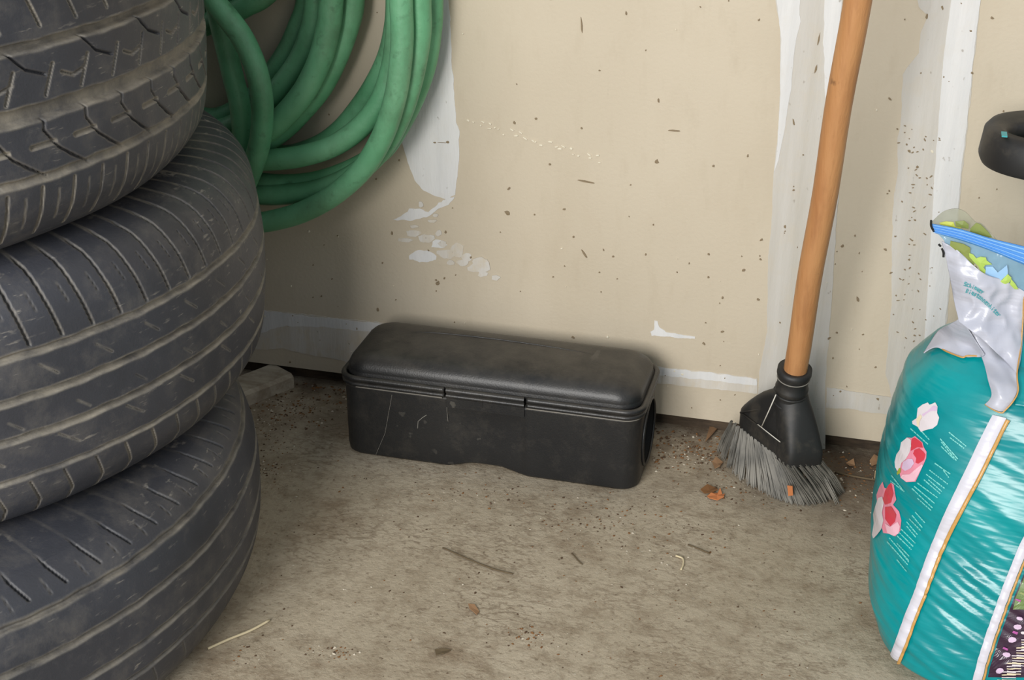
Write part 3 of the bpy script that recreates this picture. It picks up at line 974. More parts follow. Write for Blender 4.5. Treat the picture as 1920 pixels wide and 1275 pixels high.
def decal(mb, px, mi, off=.0008, step=4, nr_=3):
    """print lying on the film: outline in photo pixels dropped on the bag surface"""
    pts = []
    n = len(px)
    for i in range(n):
        a, b = Vector(px[i]), Vector(px[(i + 1) % n])
        k = max(1, int((b - a).length / step))
        for j in range(k): pts.append(a.lerp(b, j / k))
    c = sum(pts, Vector((0, 0))) / len(pts)
    rings = [[c.lerp(p, 1 - q / nr_) for p in pts] for q in range(nr_)]
    V = []
    for rg in rings:
        for p in rg:
            h_ = hit(p.x, p.y, off)
            if h_ is None: return
            V.append(h_)
    h_ = hit(c.x, c.y, off)
    if h_ is None: return
    m_ = len(pts)
    F = []
    for r in range(nr_ - 1):
        for j in range(m_):
            j2 = (j + 1) % m_
            F.append((r * m_ + j, (r + 1) * m_ + j, (r + 1) * m_ + j2, r * m_ + j2))
    V.append(h_)
    for j in range(m_): F.append(((nr_ - 1) * m_ + j, nr_ * m_, (nr_ - 1) * m_ + (j + 1) % m_))
    mb.add(V, F, mi)


def strip(mb, left, right, mi, off=.0015, n=14, cross=4, fb=None):
    Lp = catmull([(a, b, 0) for a, b in left], n); Rp = catmull([(a, b, 0) for a, b in right], n)
    m_ = min(len(Lp), len(Rp))
    V = []; rows = []
    for i in range(m_):
        row = [hit(*(Lp[i].lerp(Rp[i], c / cross)).xy, off * (1 + .6 * math.sin(math.pi * c / cross)), fb) for c in range(cross + 1)]
        if any(r is None for r in row): continue
        rows.append(row)
    for r in rows: V += r
    k = cross + 1
    mb.add(V, [(i * k + j, (i + 1) * k + j, (i + 1) * k + j + 1, i * k + j + 1) for i in range(len(rows) - 1) for j in range(cross)], mi)


# white seams with a gold edge
t = MB()
strip(t, [(1862, 778), (1850, 800), (1826, 850), (1800, 905), (1776, 955), (1756, 1002), (1735, 1055), (1716, 1110), (1700, 1150), (1684, 1195), (1672, 1228)],
      [(1888, 784), (1878, 803), (1854, 853), (1828, 905), (1800, 957), (1776, 1005), (1754, 1058), (1735, 1112), (1718, 1155), (1702, 1200), (1686, 1242)], 0, .002)
t.build('seam_stripe', M['stripe'], bag, True)
t = MB()
strip(t, [(1887, 786), (1878, 804), (1854, 854), (1828, 906), (1800, 958), (1776, 1006), (1754, 1059), (1735, 1113), (1718, 1156), (1702, 1201), (1685, 1243)],
      [(1895, 789), (1884, 808), (1860, 858), (1834, 910), (1806, 962), (1782, 1010), (1760, 1062), (1740, 1116), (1723, 1158), (1707, 1203), (1690, 1247)], 0, .0026, cross=2)
t.build('seam_edge', M['gold'], bag, True)
t = MB()
strip(t, [(1935, 980), (1912, 1020), (1896, 1060), (1880, 1100), (1864, 1145), (1848, 1190), (1834, 1235), (1822, 1280)],
      [(1950, 990), (1928, 1028), (1912, 1066), (1896, 1106), (1880, 1150), (1864, 1196), (1850, 1240), (1838, 1286)], 0, .002)
t.build('seam_stripe', M['stripe'], bag, True)
t = MB()
strip(t, [(1951, 990), (1929, 1028), (1913, 1066), (1897, 1106), (1881, 1150), (1865, 1196), (1851, 1240), (1839, 1286)],
      [(1955, 992), (1933, 1030), (1917, 1068), (1901, 1108), (1885, 1152), (1869, 1198), (1855, 1242), (1843, 1288)], 0, .0024, cross=2)
t.build('seam_edge', M['gold'], bag, True)

PM = [M['p_' + k] for k in ('white', 'cream', 'pink', 'red', 'lilac', 'rose', 'text', 'teal', 'purple', 'green', 'yellow', 'olive', 'lime', 'mag', 'tgreen', 'sky')]
WH, CR, PK, RD, LI, RO, TX, TE, PU, GR, YE, OL, LM, MG, TG, SK = range(16)
def zz(pts, ox, oy, s): return [(ox + a / s, oy + b / s) for a, b in pts]
Z3 = lambda pts: zz(pts, 1620, 740, 5.794)
t = MB()   # top white tulip
decal(t, Z3([(590, 150), (640, 110), (700, 85), (720, 110), (780, 85), (805, 130), (800, 200), (822, 250), (800, 330), (750, 370), (690, 380), (625, 405), (590, 350), (535, 320), (530, 290), (580, 255)]), WH, .0008)
decal(t, Z3([(640, 215), (700, 180), (760, 120), (800, 130), (800, 175), (740, 175), (690, 205), (650, 240)]), LI, .0012)
decal(t, Z3([(580, 270), (620, 215), (640, 240), (612, 300), (610, 350), (590, 345)]), CR, .0013)
t.build('tulip_print', PM, bag)
t = MB()   # middle red and white tulip
decal(t, Z3([(480, 465), (525, 470), (560, 450), (640, 520), (655, 570), (685, 620), (680, 690), (650, 760), (600, 870), (565, 945), (465, 950), (405, 900), (395, 860), (360, 820), (345, 740), (360, 660), (400, 600), (410, 540)]), PK, .0006)
decal(t, Z3([(480, 465), (520, 490), (522, 560), (505, 630), (465, 700), (420, 740), (405, 790), (380, 830), (350, 790), (345, 730), (365, 650), (400, 600), (415, 520)]), WH, .0011)
decal(t, Z3([(530, 480), (560, 465), (635, 520), (650, 575), (590, 570), (540, 600), (520, 610), (525, 540)]), RD, .0012)
decal(t, Z3([(560, 600), (610, 580), (660, 620), (678, 650), (660, 710), (600, 750), (570, 740), (580, 690), (545, 640)]), RD, .0013)
decal(t, Z3([(440, 730), (490, 700), (540, 700), (555, 750), (520, 800), (460, 830), (425, 800)]), LI, .0014)
decal(t, Z3([(430, 870), (500, 870), (570, 810), (640, 755), (650, 770), (600, 870), (560, 940), (470, 945), (410, 900)]), RO, .0012)
decal(t, Z3([(395, 800), (415, 800), (410, 850), (380, 870), (372, 850)]), TG, .0015)
t.build('tulip_print', PM, bag)
Z4 = lambda pts: zz(pts, 1620, 920, 3.592)
t = MB()   # lower tulip pair
decal(t, Z4([(110, -30), (130, -60), (142, -20), (165, -10), (185, -55), (205, -40), (215, 30), (222, 60), (200, 95), (240, 140), (255, 200), (248, 270), (215, 308), (170, 290), (135, 285), (110, 200), (95, 100), (88, 30)]), PK, .0006)
decal(t, Z4([(150, 0), (175, -40), (190, -50), (205, 20), (190, 80), (150, 95), (135, 60)]), RD, .0011)
decal(t, Z4([(150, 110), (190, 105), (225, 160), (215, 210), (185, 240), (150, 190)]), RD, .0012)
decal(t, Z4([(150, 220), (185, 245), (235, 210), (250, 240), (240, 290), (210, 305), (165, 285)]), RO, .0013)
decal(t, Z4([(105, 50), (130, 40), (142, 80), (130, 150), (140, 200), (125, 260), (95, 300), (70, 325), (62, 300), (75, 220), (70, 160), (90, 90)]), WH, .0012)
t.build('tulip_print', PM, bag)
# rows of small print, each a run of short words
t = MB()
def textline(u0, v0, u1, v1, w=2.4):
    L = math.hypot(u1 - u0, v1 - v0); s = 0
    nx_, ny_ = -(v1 - v0) / L, (u1 - u0) / L
    while s < L - 1:
        e = min(L, s + random.uniform(3, 9))
        a = (u0 + (u1 - u0) * s / L, v0 + (v1 - v0) * s / L); b = (u0 + (u1 - u0) * e / L, v0 + (v1 - v0) * e / L)
        ww = w * random.uniform(.75, 1.05) / 2
        q = [hit(a[0] + nx_ * ww, a[1] + ny_ * ww, .0007), hit(b[0] + nx_ * ww, b[1] + ny_ * ww, .0007), hit(b[0] - nx_ * ww, b[1] - ny_ * ww, .0007), hit(a[0] - nx_ * ww, a[1] - ny_ * ww, .0007)]
        if all(x is not None for x in q): t.add(q, [(0, 1, 2, 3)], 0)
        s = e + random.uniform(.7, 1.4)
S8 = 2.475
for l in ([(445, 125), (525, 190)], [(450, 150), (515, 200)], [(405, 155), (487, 250)], [(410, 170), (480, 256)], [(410, 190), (470, 250)], [(380, 268), (452, 318)], [(420, 300), (445, 335)], [(355, 300), (440, 365)], [(340, 320), (425, 385)],
          [(330, 345), (405, 410)], [(350, 345), (412, 400)], [(300, 360), (395, 430)], [(285, 375), (380, 455)], [(275, 385), (370, 475)], [(300, 430), (365, 488)],
          [(290, 495), (335, 545)], [(275, 510), (325, 570)], [(262, 525), (315, 580)], [(250, 540), (300, 600)], [(250, 560), (292, 612)], [(225, 575), (290, 640)], [(215, 590), (280, 655)], [(205, 605), (272, 670)], [(170, 615), (260, 720)], [(160, 632), (255, 740)],
          [(215, 670), (262, 730)], [(205, 715), (250, 770)], [(205, 640), (262, 700)],
          [(305, 105), (355, 160)], [(268, 108), (350, 182)], [(180, 325), (235, 395)], [(175, 350), (240, 400)]):
    textline(1600 + l[0][0] / S8, 760 + l[0][1] / S8, 1600 + l[1][0] / S8, 760 + l[1][1] / S8, 2.3)
t.build('printed_text', PM[TX], bag)
# purple tulip photo at the bottom right
t = MB()
decal(t, [(1948, 1010), (1936, 1040), (1919, 1078), (1903, 1116), (1888, 1156), (1872, 1200), (1858, 1244), (1852, 1268), (1950, 1268), (1970, 1200), (1970, 1010)], PU, .0016, 5, 14)
decal(t, [(1945, 1030), (1920, 1082), (1904, 1120), (1900, 1140), (1925, 1142), (1965, 1120), (1970, 1040)], GR, .0022, 5, 8)
for u, v, r in ((1912, 1157, 6), (1908, 1173, 7), (1898, 1197, 7), (1887, 1225, 7), (1875, 1254, 6), (1918, 1184, 4)):
    decal(t, [(u + r * 1.15 * math.cos(k * .785), v + r * .75 * math.sin(k * .785)) for k in range(8)], LI if r > 5 else WH, .0030, 6)
for k in range(6):
    for q in range(5 if k < 4 else 4):
        u0, v0 = 1915 - k * 9, 1196 + k * 15 + q * 4.6
        decal(t, [(u0, v0), (u0 + 26, v0 + 1), (u0 + 26, v0 + 2.6), (u0, v0 + 1.8)], CR if (k + q) % 2 else WH, .0026, 5)
for u, v in ((1906, 1120), (1914, 1108), (1900, 1180), (1882, 1210)):
    decal(t, [(u, v), (u + 9, v + 3), (u + 7, v + 7), (u - 2, v + 3)], MG if v > 1110 else OL, .0030, 5)
t.build('tulip_print', PM, bag)

# ---- folded neck of the bag -------------------------------------------
def sheet(name, rows, mat, wr=.003, nu=40, nv=10, seed=0, th=.0006, freq=60, mats=None):
    """rows: list of rows of (u, v, y) running top to bottom"""
    R = []
    for row in rows:
        R.append(catmull([at(u, v, y) for u, v, y in row], 12))
    k = min(len(r) for r in R)
    cols = [catmull([r[i] for r in R], nv) for i in range(k)]
    h_ = len(cols[0])
    V = []
    for j in range(h_):
        for i in range(k):
            p = cols[i][j]
            q = Vector((p.x * freq, p.z * freq, seed))
            d = wr * (noise.noise(q) + .5 * (1 - 2 * abs(noise.noise(q * 1.7 + Vector((3, 3, 3))))))
            V.append(p + Vector((.2 * d, -d, .1 * d)))
    F = [(j * k + i, j * k + i + 1, (j + 1) * k + i + 1, (j + 1) * k + i) for j in range(h_ - 1) for i in range(k - 1)]
    o = mesh(name, V, F, mat, bag, True)
    sd = o.modifiers.new('thickness', 'SOLIDIFY'); sd.thickness = th; sd.offset = 0
    return o, BVHTree.FromPolygons(V, F)

def by(u, v, o=.006, fb=-.26):
    h_ = hit(u, v, 0)
    return (h_.y if h_ is not None else fb) - o

YN = -.262
# upper white gusset, falling to the fold
n1, neck_bvh = sheet('white_neck', [
    [(1766, 452, YN), (1795, 469, YN - .005), (1824, 496, YN - .006), (1850, 514, YN - .006), (1885, 527, YN - .005), (1925, 548, YN)],
    [(1779, 510, YN), (1800, 520, YN - .006), (1825, 535, YN - .008), (1852, 552, YN - .008), (1885, 575, YN - .006), (1920, 600, YN)],
    [(1788, 560, YN), (1808, 570, YN - .008), (1830, 584, YN - .011), (1856, 602, YN - .012), (1885, 622, YN - .011), (1916, 650, YN - .01)],
    [(1797, 602, YN - .01), (1814, 614, YN - .014), (1836, 632, YN - .018), (1860, 653, YN - .020), (1884, 676, YN - .019), (1906, 700, by(1906, 700))]], M['white_film'], .0042, seed=3, freq=48)
# the strip that hangs down over the front to the seam
yt = by(1876, 772, .007)
sheet('white_flap', [
    [(1810, 606, YN - .004), (1845, 630, YN - .006), (1880, 660, YN - .008), (1904, 688, by(1904, 688, .004))],
    [(1840, 668, by(1842, 668, .004)), (1865, 685, by(1865, 685, .006)), (1885, 700, by(1885, 700, .007)), (1906, 715, by(1906, 715, .006))],
    [(1852, 710, by(1852, 710, .010)), (1870, 720, by(1870, 720, .014)), (1890, 727, by(1890, 727, .012)), (1907, 732, by(1907, 732, .008))],
    [(1859, 740, by(1859, 740, .008)), (1872, 745, by(1872, 745, .012)), (1888, 750, by(1888, 750, .010)), (1900, 748, by(1900, 748, .008))],
    [(1846, 757, by(1846, 757, .005)), (1858, 764, by(1858, 764, .008)), (1872, 770, by(1872, 770, .008)), (1882, 770, by(1882, 770, .006))]], M['white_film'], .0016, seed=8, freq=60)
# left wing of the white band, with its brown printed lower border
sheet('white_wing', [
    [(1797, 598, YN - .008), (1812, 612, YN - .012), (1830, 640, YN - .012), (1846, 664, by(1846, 664, .010))],
    [(1776, 610, YN + .004), (1796, 628, YN - .002), (1822, 650, by(1822, 650, .007)), (1843, 668, by(1843, 668, .008))],
    [(1756, 623, by(1756, 648, .0) + .01), (1782, 640, by(1782, 650, .003)), (1812, 660, by(1812, 660, .004)), (1842, 668, by(1842, 668, .006))],
    [(1732, 662, by(1736, 668, .002)), (1756, 651, by(1756, 655, .003)), (1800, 668, by(1800, 668, .003)), (1840, 669, by(1840, 669, .004))]], M['white_film'], .0014, seed=12, freq=70)
t = MB()
tube(t, catmull([at(u, v, by(u, v, .0045)) for u, v in ((1733, 661), (1745, 653), (1760, 651), (1775, 659), (1795, 667), (1806, 670), (1815, 667), (1840, 668))], 6), .0007, 6)
t.build('border_print', M['gold'], bag, True)
# teal panel right of the neck (front of the bag rising behind it)
sheet('teal_panel', [
    [(1917, 552, YN + .008), (1960, 575, YN + .008), (2010, 600, YN + .006)],
    [(1914, 640, YN + .004), (1960, 650, YN), (2010, 660, YN)],
    [(1907, 700, by(1907, 700, .002)), (1955, 710, by(1950, 710, .002)), (2010, 715, by(1990, 715, .002))],
    [(1902, 760, by(1902, 760, .001)), (1955, 765, by(1950, 765, .001)), (2010, 770, by(1990, 770, .001))]], M['teal'], .002, seed=21, freq=60)
t = MB()
tube(t, catmull([at(u, v, y) for u, v, y in ((1919, 556, YN - .002), (1918, 600, YN - .003), (1914, 650, YN - .012), (1907, 700, by(1907, 700, .009)), (1909, 732, by(1909, 732, .009)), (1900, 752, by(1900, 752, .009)), (1884, 770, by(1884, 770, .007)), (1877, 774, by(1877, 774, .007)), (1862, 768, by(1862, 768, .007)), (1847, 758, by(1847, 758, .006)))], 6), .0006, 6)
t.build('border_print', M['gold'], bag, True)
# brown-teal lettering on the white neck
t = MB()
def neck_hit(u, v):
    d = ray(u, v).normalized()
    loc, nr, i, dist = neck_bvh.ray_cast(CAM, d)
    return None if loc is None else loc - d * .0012
GL = {'B': ['110', '101', '110', '101', '110'], 'u': ['000', '101', '101', '101', '111'], 'l': ['010', '010', '010', '010', '011'], 'b': ['100', '100', '110', '101', '110'], 'e': ['000', '111', '111', '100', '111'],
      'n': ['000', '110', '101', '101', '101'], 'S': ['111', '100', '111', '001', '111'], 'o': ['000', '111', '101', '101', '111'], 'm': ['000', '111', '111', '101', '101'], 'i': ['010', '000', '010', '010', '010'],
      'g': ['000', '111', '101', '111', '011'], 'r': ['000', '101', '110', '100', '100'], 'a': ['000', '011', '101', '101', '111'], 'p': ['000', '110', '101', '110', '100'], 't': ['010', '111', '010', '010', '011'],
      'R': ['110', '101', '110', '101', '101'], 's': ['000', '011', '110', '011', '110'], 'c': ['000', '111', '100', '100', '111'], 'h': ['100', '100', '110', '101', '101'], ' ': ['000'] * 5}
def lettering(txt, pathpx, hgt):
    path_ = catmull([(a, b, 0) for a, b in pathpx], 20)
    Ls = [0]
    for i in range(1, len(path_)): Ls.append(Ls[-1] + (path_[i] - path_[i - 1]).length)
    n_ = len(txt); cw = Ls[-1] / n_
    def pos(s, y):
        i = min(len(Ls) - 2, max(0, int(np.searchsorted(Ls, s)) - 1))
        tt = (path_[i + 1] - path_[i]).normalized()
        p = path_[i] + tt * (s - Ls[i]) + Vector((-tt.y, tt.x, 0)) * y
        return neck_hit(p.x, p.y)
    for q, ch in enumerate(txt):
        for r in range(5):
            for c in range(3):
                if GL[ch][r][c] == '1':
                    s0 = q * cw + c * cw / 3.6; s1 = s0 + cw / 3.4
                    y0 = r * hgt / 5; y1 = y0 + hgt / 4.8
                    qd = [pos(s0, y0), pos(s1, y0), pos(s1, y1), pos(s0, y1)]
                    if all(x is not None for x in qd): t.add(qd, [(0, 1, 2, 3)], 0)
lettering('Schimger', [(1809, 528), (1828, 535), (1847, 546)], 8)
lettering('Bigstonnenhiter', [(1813, 541), (1835, 551), (1856, 568), (1878, 590)], 8)
t.build('printed_text', PM[TE], bag)
# zip closure and clear film
YZ = -.262
t = MB()
def band(mb, top, bot, y, th, mi=0, bul=0):
    T = catmull([at(u, v, y) for u, v in top], 10); Bt = catmull([at(u, v, y) for u, v in bot], 10)
    k = min(len(T), len(Bt)); nn = 5
    V = []
    for i in range(k):
        for j in range(nn):
            p = T[i].lerp(Bt[i], j / (nn - 1)); V.append(p + Vector((0, -th - bul * math.sin(math.pi * j / (nn - 1)), 0)))
        for j in range(nn):
            p = T[i].lerp(Bt[i], 1 - j / (nn - 1)); V.append(p)
    m_ = nn * 2
    F = [(i * m_ + j, i * m_ + (j + 1) % m_, (i + 1) * m_ + (j + 1) % m_, (i + 1) * m_ + j) for i in range(k - 1) for j in range(m_)]
    F += [tuple(range(m_)), tuple((k - 1) * m_ + j for j in range(m_))[::-1]]
    mb.add(V, F, mi)
band(t, [(1747, 419), (1800, 429), (1860, 447), (1925, 463), (2010, 488)], [(1753, 436), (1800, 449), (1860, 470), (1925, 497), (2010, 526)], YZ, .0014)
t.build('zip_strip', M['zip'], bag, True)
t = MB()
for k, (a, b) in enumerate(((0.10, .22), (.36, .46), (.62, .70), (.86, .93))):
    top = [(1749, 419 + 17 * a), (1800, 429 + 20 * a), (1860, 447 + 23 * a), (1925, 463 + 34 * a), (2010, 488 + 38 * a)]
    bot = [(1750, 419 + 17 * b), (1800, 429 + 20 * b), (1860, 447 + 23 * b), (1925, 463 + 34 * b), (2010, 488 + 38 * b)]
    band(t, top, bot, YZ - .0014, .0006, 0, .0006)
t.build('zip_ridge', M['zip_light'], bag, True)
sheet('clear_back_film', [
    [(1747, 416, YZ + .006), (1768, 397, YZ + .022), (1790, 391, YZ + .03), (1808, 396, YZ + .03), (1828, 415, YZ + .022), (1842, 420, YZ + .016), (1868, 449, YZ + .006)],
    [(1748, 424, YZ + .004), (1770, 420, YZ + .012), (1792, 420, YZ + .016), (1810, 424, YZ + .016), (1828, 432, YZ + .012), (1845, 438, YZ + .01), (1868, 452, YZ + .004)],
    [(1750, 434, YZ + .003), (1772, 440, YZ + .003), (1792, 446, YZ + .003), (1812, 452, YZ + .003), (1830, 458, YZ + .003), (1848, 464, YZ + .003), (1870, 470, YZ + .003)]], M['clear'], .0008, seed=31, freq=50)
sheet('clear_front_film', [
    [(1756, 436, YZ + .001), (1800, 449, YZ + .001), (1860, 470, YZ + .001), (1925, 494, YZ + .001), (2010, 526, YZ + .001)],
    [(1768, 448, YZ), (1805, 466, YZ - .002), (1858, 496, YZ - .002), (1925, 528, YZ), (2010, 566, YZ)],
    [(1772, 456, YZ - .001), (1806, 478, YZ - .002), (1855, 512, YZ - .002), (1925, 552, YZ - .001), (2010, 600, YZ)]], M['clear_blue'], .0014, seed=33, freq=60)
def blob(mb, pts, y, mi):
    V = [at(u, v, y) for u, v in pts]
    c = sum(V, Vector()) / len(V)
    k = len(V)
    mb.add([c + Vector((0, -.0006, 0))] + V + [v + Vector((0, .0008, 0)) for v in V], [(0, 1 + (i + 1) % k, 1 + i) for i in range(k)] + [(1 + i, 1 + (i + 1) % k, 1 + k + (i + 1) % k, 1 + k + i) for i in range(k)], mi)
t = MB()
Z1 = lambda pts: zz(pts, 1740, 380, 7.083)
blob(t, Z1([(300, 510), (470, 550), (560, 600), (560, 680), (640, 740), (600, 860), (500, 760), (400, 660), (290, 570)]), YZ - .0042, OL)
blob(t, Z1([(545, 670), (600, 690), (640, 740), (700, 720), (770, 730), (780, 770), (850, 820), (760, 830), (740, 860), (765, 900), (745, 965), (700, 930), (670, 850), (620, 800), (550, 720)]), YZ - .0052, LM)
blob(t, Z1([(600, 860), (640, 840), (690, 930), (720, 955), (640, 915)]), YZ - .005, OL)
blob(t, Z1([(770, 850), (860, 850), (900, 920), (940, 950), (980, 890), (1050, 830), (1060, 900), (1060, 950), (960, 1040), (860, 1015), (760, 960)]), YZ - .0046, SK)
blob(t, Z1([(1060, 950), (1110, 1000), (1080, 1060), (1010, 1090), (960, 1050)]), YZ - .0052, LM)
blob(t, Z1([(1100, 1010), (1160, 1080), (1200, 1150), (1150, 1150), (1090, 1090)]), YZ - .0052, LM)
t.build('flower_print', PM, bag)
t = MB()
blob(t, Z1([(150, 270), (240, 250), (340, 260), (360, 320), (440, 335), (420, 352), (300, 330), (180, 310)]), YZ + .0065, YE)
blob(t, Z1([(360, 250), (480, 240), (540, 290), (540, 350), (440, 330), (370, 310)]), YZ + .0075, OL)
blob(t, Z1([(560, 350), (640, 270), (700, 290), (800, 390), (860, 470), (720, 440), (560, 400)]), YZ + .0065, OL)
t.build('flower_print', PM, bag)
t = MB()
for pts in ([(1746, 413), (1746, 424), (1751, 434)], [(1760, 458), (1764, 462)], [(1766, 466), (1769, 474), (1769, 482)]):
    tube(t, catmull([at(u, v, YZ - .002) for u, v in pts], 4), .0009, 6)
t.build('black_print_mark', M['dark'], bag, True)

# ------------------------------------------------------------------ black grip at the right edge
grip = empty('tool_grip', (.155, -.12, 0))
tag(grip, 'black oval plastic tool grip with slot and small teal sticker, above the bag', 'tool handle')
gc = Vector((.171, -.125, .388)); ga, gb = .082, .058
gt = MB()
def oval(a, b, z, n=64, cx=gc.x, cy=gc.y, e=2 / 2.5):
    return [(cx + a * abs(math.cos(t)) ** e * math.copysign(1, math.cos(t)), cy + b * abs(math.sin(t)) ** e * math.copysign(1, math.sin(t)), z) for t in [2 * math.pi * k / n for k in range(n)]]
outer = [oval(ga + .002, gb + .002, gc.z - .014), oval(ga + .004, gb + .004, gc.z - .010), oval(ga + .002, gb + .002, gc.z + .010), oval(ga - .002, gb - .002, gc.z + .015), oval(ga - .008, gb - .008, gc.z + .017)]
ia_, ib_ = ga - .016, .028
icy = gc.y - .016
innr = [oval(ia_ + .003, ib_ + .003, gc.z + .0165, cy=icy), oval(ia_, ib_, gc.z + .014, cy=icy), oval(ia_, ib_, gc.z + .004, cy=icy), oval(ga - .003, gb - .003, gc.z + .004), oval(ga - .002, gb - .002, gc.z - .014)]
secs = outer + innr + [outer[0]]
loft(gt, secs, False, False)
gt.build('ring', M['broomhead'], grip, True)
gt = MB()
tube(gt, [Vector((gc.x + .072, gc.y, gc.z + .008)), Vector((gc.x + .072, gc.y + .025, .25)), Vector((gc.x + .072, -.05, .014))], .0125, 18)
gt.build('shaft', M['broomhead'], grip, True)
gt = MB()
sc = at(1883, 252, 0); d_ = ray(1883, 252); sc = CAM + d_ * ((gc.z + .0176 - CAM.z) / d_.z)
gt.box(sc.x - .0022, sc.y - .006, sc.z - .0006, sc.x + .0022, sc.y + .006, sc.z + .0006)
gt.build('sticker', M['sticker'], grip)

# ------------------------------------------------------------------ scrap of wood at the left
sw = MB()
a0 = atz(552, 727); b0 = atz(440, 772)
dv = (b0 - a0).normalized(); nv_ = Vector((-dv.y, dv.x, 0))
if nv_.y < 0: nv_ = -nv_
hgt_ = .0172
pts = []
for k in range(9):
    p = a0 + dv * (.12 * k / 8)
    w = .0006 * math.sin(k * 2.1)
    pts.append([p + Vector((0, 0, .0003)) - nv_ * w, p + Vector((0, 0, hgt_ * .8 + w)) - nv_ * w, p + nv_ * .004 + Vector((0, 0, hgt_ + w * .6)), p + nv_ * .04 + Vector((0, 0, hgt_ * .98)), p + nv_ * .042 + Vector((0, 0, .0003))])
V = [q for r in pts for q in r]
F = [(i * 5 + j, i * 5 + (j + 1) % 5, (i + 1) * 5 + (j + 1) % 5, (i + 1) * 5 + j) for i in range(8) for j in range(5)] + [(4, 3, 2, 1, 0), tuple(40 + j for j in range(5))]
so = mesh('wood_scrap', V, F, M['scrap'])
tag(so, 'pale weathered wood scrap on the floor between tyres and wall', 'wood')

# ------------------------------------------------------------------ leaves, twigs, crumbs
def leaf(name, px, z, mat, label, cat='leaf', th=.0008, curl=.004):
    P = [atz(u, v, z) for u, v in px]
    c = sum(P, Vector()) / len(P)
    mb = MB(); k = len(P)
    top = [c + Vector((0, 0, th + curl * .2))] + [p + Vector((0, 0, th + curl * (.5 + .5 * math.sin(i * 2.4)))) for i, p in enumerate(P)]
    bot = [v - Vector((0, 0, th)) for v in top]
    F = [(0, 1 + i, 1 + (i + 1) % k) for i in range(k)]
    F2 = [(k + 1, k + 2 + (i + 1) % k, k + 2 + i) for i in range(k)]
    F3 = [(1 + i, k + 2 + i, k + 2 + (i + 1) % k, 1 + (i + 1) % k) for i in range(k)]
    mb.add(top + bot, F + F2 + F3)
    o = mb.build(name, mat)
    zmin = min(v.co.z for v in o.data.vertices)
    for v in o.data.vertices: v.co.z -= zmin - .0002 if z < .001 else 0
    tag(o, label, cat)
    return o
leaf('dry_leaf', [(1322, 833), (1330, 806), (1347, 803), (1340, 815)], 0, M['leaf'], 'brown dry leaf on the floor left of the broom bristles')
leaf('wood_chip', [(1351, 834), (1362, 832), (1364, 845), (1358, 852), (1353, 846)], 0, M['leaf_pale'], 'pale tan chip at the left tip of the broom bristles', 'chip')
leaf('leaf_fragment', [(1326, 934), (1333, 929), (1345, 926), (1350, 920), (1354, 930), (1359, 928), (1357, 937), (1345, 939), (1330, 938)], 0, M['leaf_orange'], 'orange brown leaf fragment on the floor in front of the broom', curl=.003)
leaf('leaf_fragment', [(1313, 922), (1326, 914), (1342, 916), (1346, 924), (1332, 928), (1320, 927)], 0, M['soil2'], 'dark crumpled leaf fragment touching the orange one by the broom', curl=.004)
leaf('dry_leaf', [(1630, 868), (1638, 858), (1652, 860), (1655, 868), (1645, 872), (1634, 876)], 0, M['leaf'], 'curled brown leaf in the dark corner left of the teal bag')
leaf('dry_leaf', [(1640, 888), (1648, 882), (1655, 890), (1650, 906), (1643, 908), (1639, 898)], 0, M['leaf_pale'], 'pale leaf at the left edge of the teal bag')
leaf('dry_leaf', [(1586, 872), (1600, 866), (1603, 874), (1592, 879)], 0, M['leaf'], 'small pale leaf behind the broom bristles under the wall gap')
leaf('leaf_fragment', [(1205 + 130, 870), (1342, 862), (1356, 868), (1350, 880), (1340, 882)], 0, M['leaf'], 'brown leaf fragment tucked under the left broom bristles')
leaf('leaf_fragment', [(815, 1220), (832, 1218), (846, 1220), (832, 1228), (818, 1230)], 0, M['twig'], 'olive brown leaf fragment alone on the open floor', curl=.001)
leaf('leaf_fragment', [(878, 1134), (890, 1136), (899, 1148), (894, 1155), (880, 1142)], 0, M['leaf'], 'tan leaf fragment on the floor below the black box', curl=.001)
ch = at(1481, 921, -.128)
o_ = MB(); k = .0042
for p in [(1476, 911), (1486, 912), (1487, 929), (1478, 930)]: pass
q4 = [at(u, v, -.1262 + (v - 911) * .0002) for u, v in ((1476, 911), (1486, 912), (1487, 929), (1478, 930))]
o_.add(q4 + [q + Vector((0, .001, 0)) for q in q4], [(0, 3, 2, 1), (4, 5, 6, 7), (0, 1, 5, 4), (1, 2, 6, 5), (2, 3, 7, 6), (3, 0, 4, 7)])
tag(o_.build('wood_chip', M['leaf_orange']), 'small orange chip caught in the broom bristles', 'chip')

def stick(name, px, r, mat, label, cat='twig'):
    mb = MB(); tube(mb, catmull([atz(u, v, r + .0003) for u, v in px], 4), r, 6)
    tag(mb.build(name, mat, None, True), label, cat)
stick('twig', [(1290, 1021), (1310, 1029), (1331, 1038)], .0008, M['twig'], 'thin dark twig on the floor between broom and picture bottom')
stick('twig', [(830, 1027), (870, 1045), (925, 1067), (962, 1076)], .0007, M['twig'], 'long thin bent stalk on the floor below the black box')
stick('twig', [(1072, 1037), (1085, 1052), (1092, 1058)], .0006, M['twig'], 'short thin dark stalk on the floor below the box corner')
stick('wood_shaving', [(1267, 1042), (1280, 1047), (1281, 1058), (1277, 1068)], .0009, M['shaving'], 'curled pale wood shaving on the floor', 'shaving')
stick('twig', [(390, 1216), (430, 1198), (470, 1182), (505, 1163)], .0012, M['shaving'], 'pale straw on the floor beside the bottom tyre')
stick('twig', [(1565, 885), (1600, 893), (1642, 900)], .0010, M['twig'], 'thin stalk lying in the dark corner behind the broom')

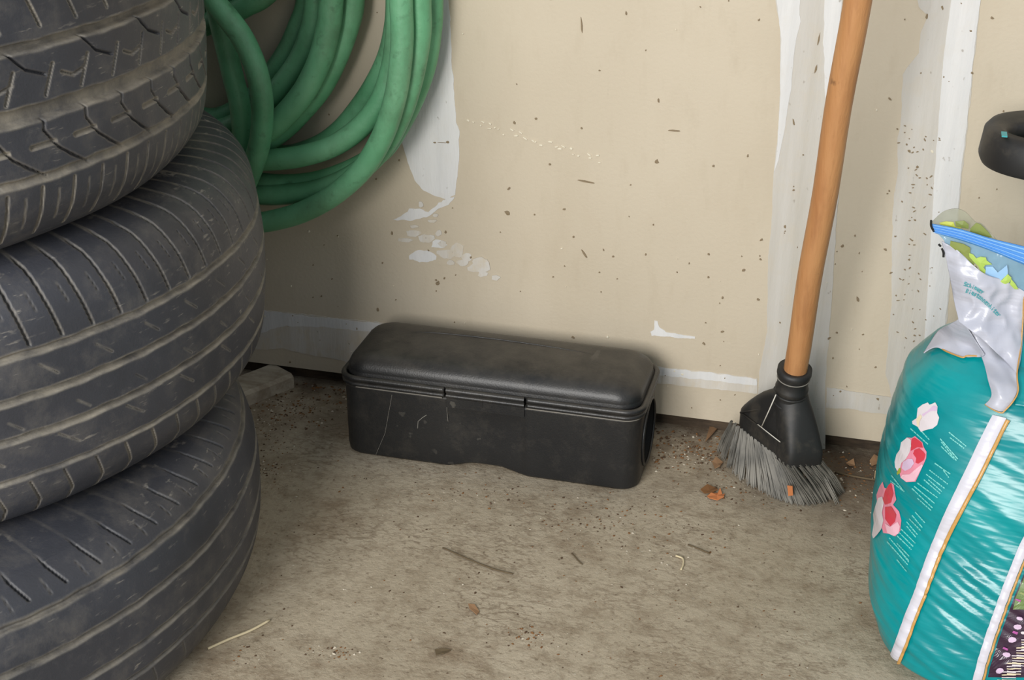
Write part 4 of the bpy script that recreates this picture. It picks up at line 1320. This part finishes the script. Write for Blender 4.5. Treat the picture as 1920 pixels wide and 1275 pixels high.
cr = MB()
def crumb(u=None, v=None, p=None, s=.001, mi=0):
    if p is None: p = atz(u, v)
    k = 5
    a0 = random.uniform(0, 6)
    ax_ = random.uniform(.6, 1.8)
    pts = []
    ca, sa = math.cos(a0), math.sin(a0)
    for j in range(k):
        t = 2 * math.pi * j / k
        x, y = s * ax_ * math.cos(t) * random.uniform(.7, 1.2), s * math.sin(t) * random.uniform(.7, 1.2)
        pts.append((p.x + x * ca - y * sa, p.y + x * sa + y * ca, .0002))
    top = (p.x, p.y, s * random.uniform(.5, 1.1))
    cr.add([top] + pts, [(0, 1 + j, 1 + (j + 1) % k) for j in range(k)], mi)
def inbox(p):
    return (BX0 - .003 < p.x < BX1 + .003 and BY0 - .002 < p.y < BY1) or math.hypot(p.x + .8334, p.y + .4692) < .36 or (p.x > .04 and -.41 < p.y < -.06) or p.y < -.9
for k in range(1500):      # band along the wall
    p = Vector((random.uniform(-.75, .3), -abs(random.gauss(0, .035)) - .001, 0))
    if p.y > .012 or inbox(p): continue
    crumb(p=p, s=random.choice([.0007, .0009, .0012, .0018]), mi=random.choice([0, 0, 0, 0, 1, 1, 1, 2]))
for (cu, cv, su, sv, nn) in ((1420, 900, 60, 25, 160), (1300, 850, 45, 22, 260), (540, 775, 45, 20, 230), (515, 820, 25, 20, 70), (500, 880, 14, 10, 60), (1120, 975, 60, 22, 90), (990, 1195, 16, 12, 50), (1340, 925, 14, 8, 30), (620, 1222, 24, 7, 40), (1600, 900, 50, 30, 260), (900, 925, 90, 14, 60), (1230, 1000, 60, 40, 80), (450, 1225, 30, 15, 20)):
    for k in range(nn):
        p = atz(random.gauss(cu, su), random.gauss(cv, sv))
        if p.y > -.001 or inbox(p): continue
        crumb(p=p, s=random.choice([.0005, .0007, .0009, .0013]), mi=random.choice([0, 0, 1, 1, 2] if cu != 1340 else [1, 0]))
for k in range(1700):
    p = Vector((random.uniform(-.75, .35), random.uniform(-.75, -.05), 0))
    if inbox(p): continue
    crumb(p=p, s=random.choice([.0003, .0004, .0006, .0008, .0011]), mi=random.choice([0, 0, 0, 0, 0, 1, 1, 2]))
tag(cr.build('floor_crumbs', [M['soil'], M['soil2'], M['grit']]), 'brown soil crumbs and pale grit scattered over the concrete, thickest along the wall', 'debris', kind='stuff')
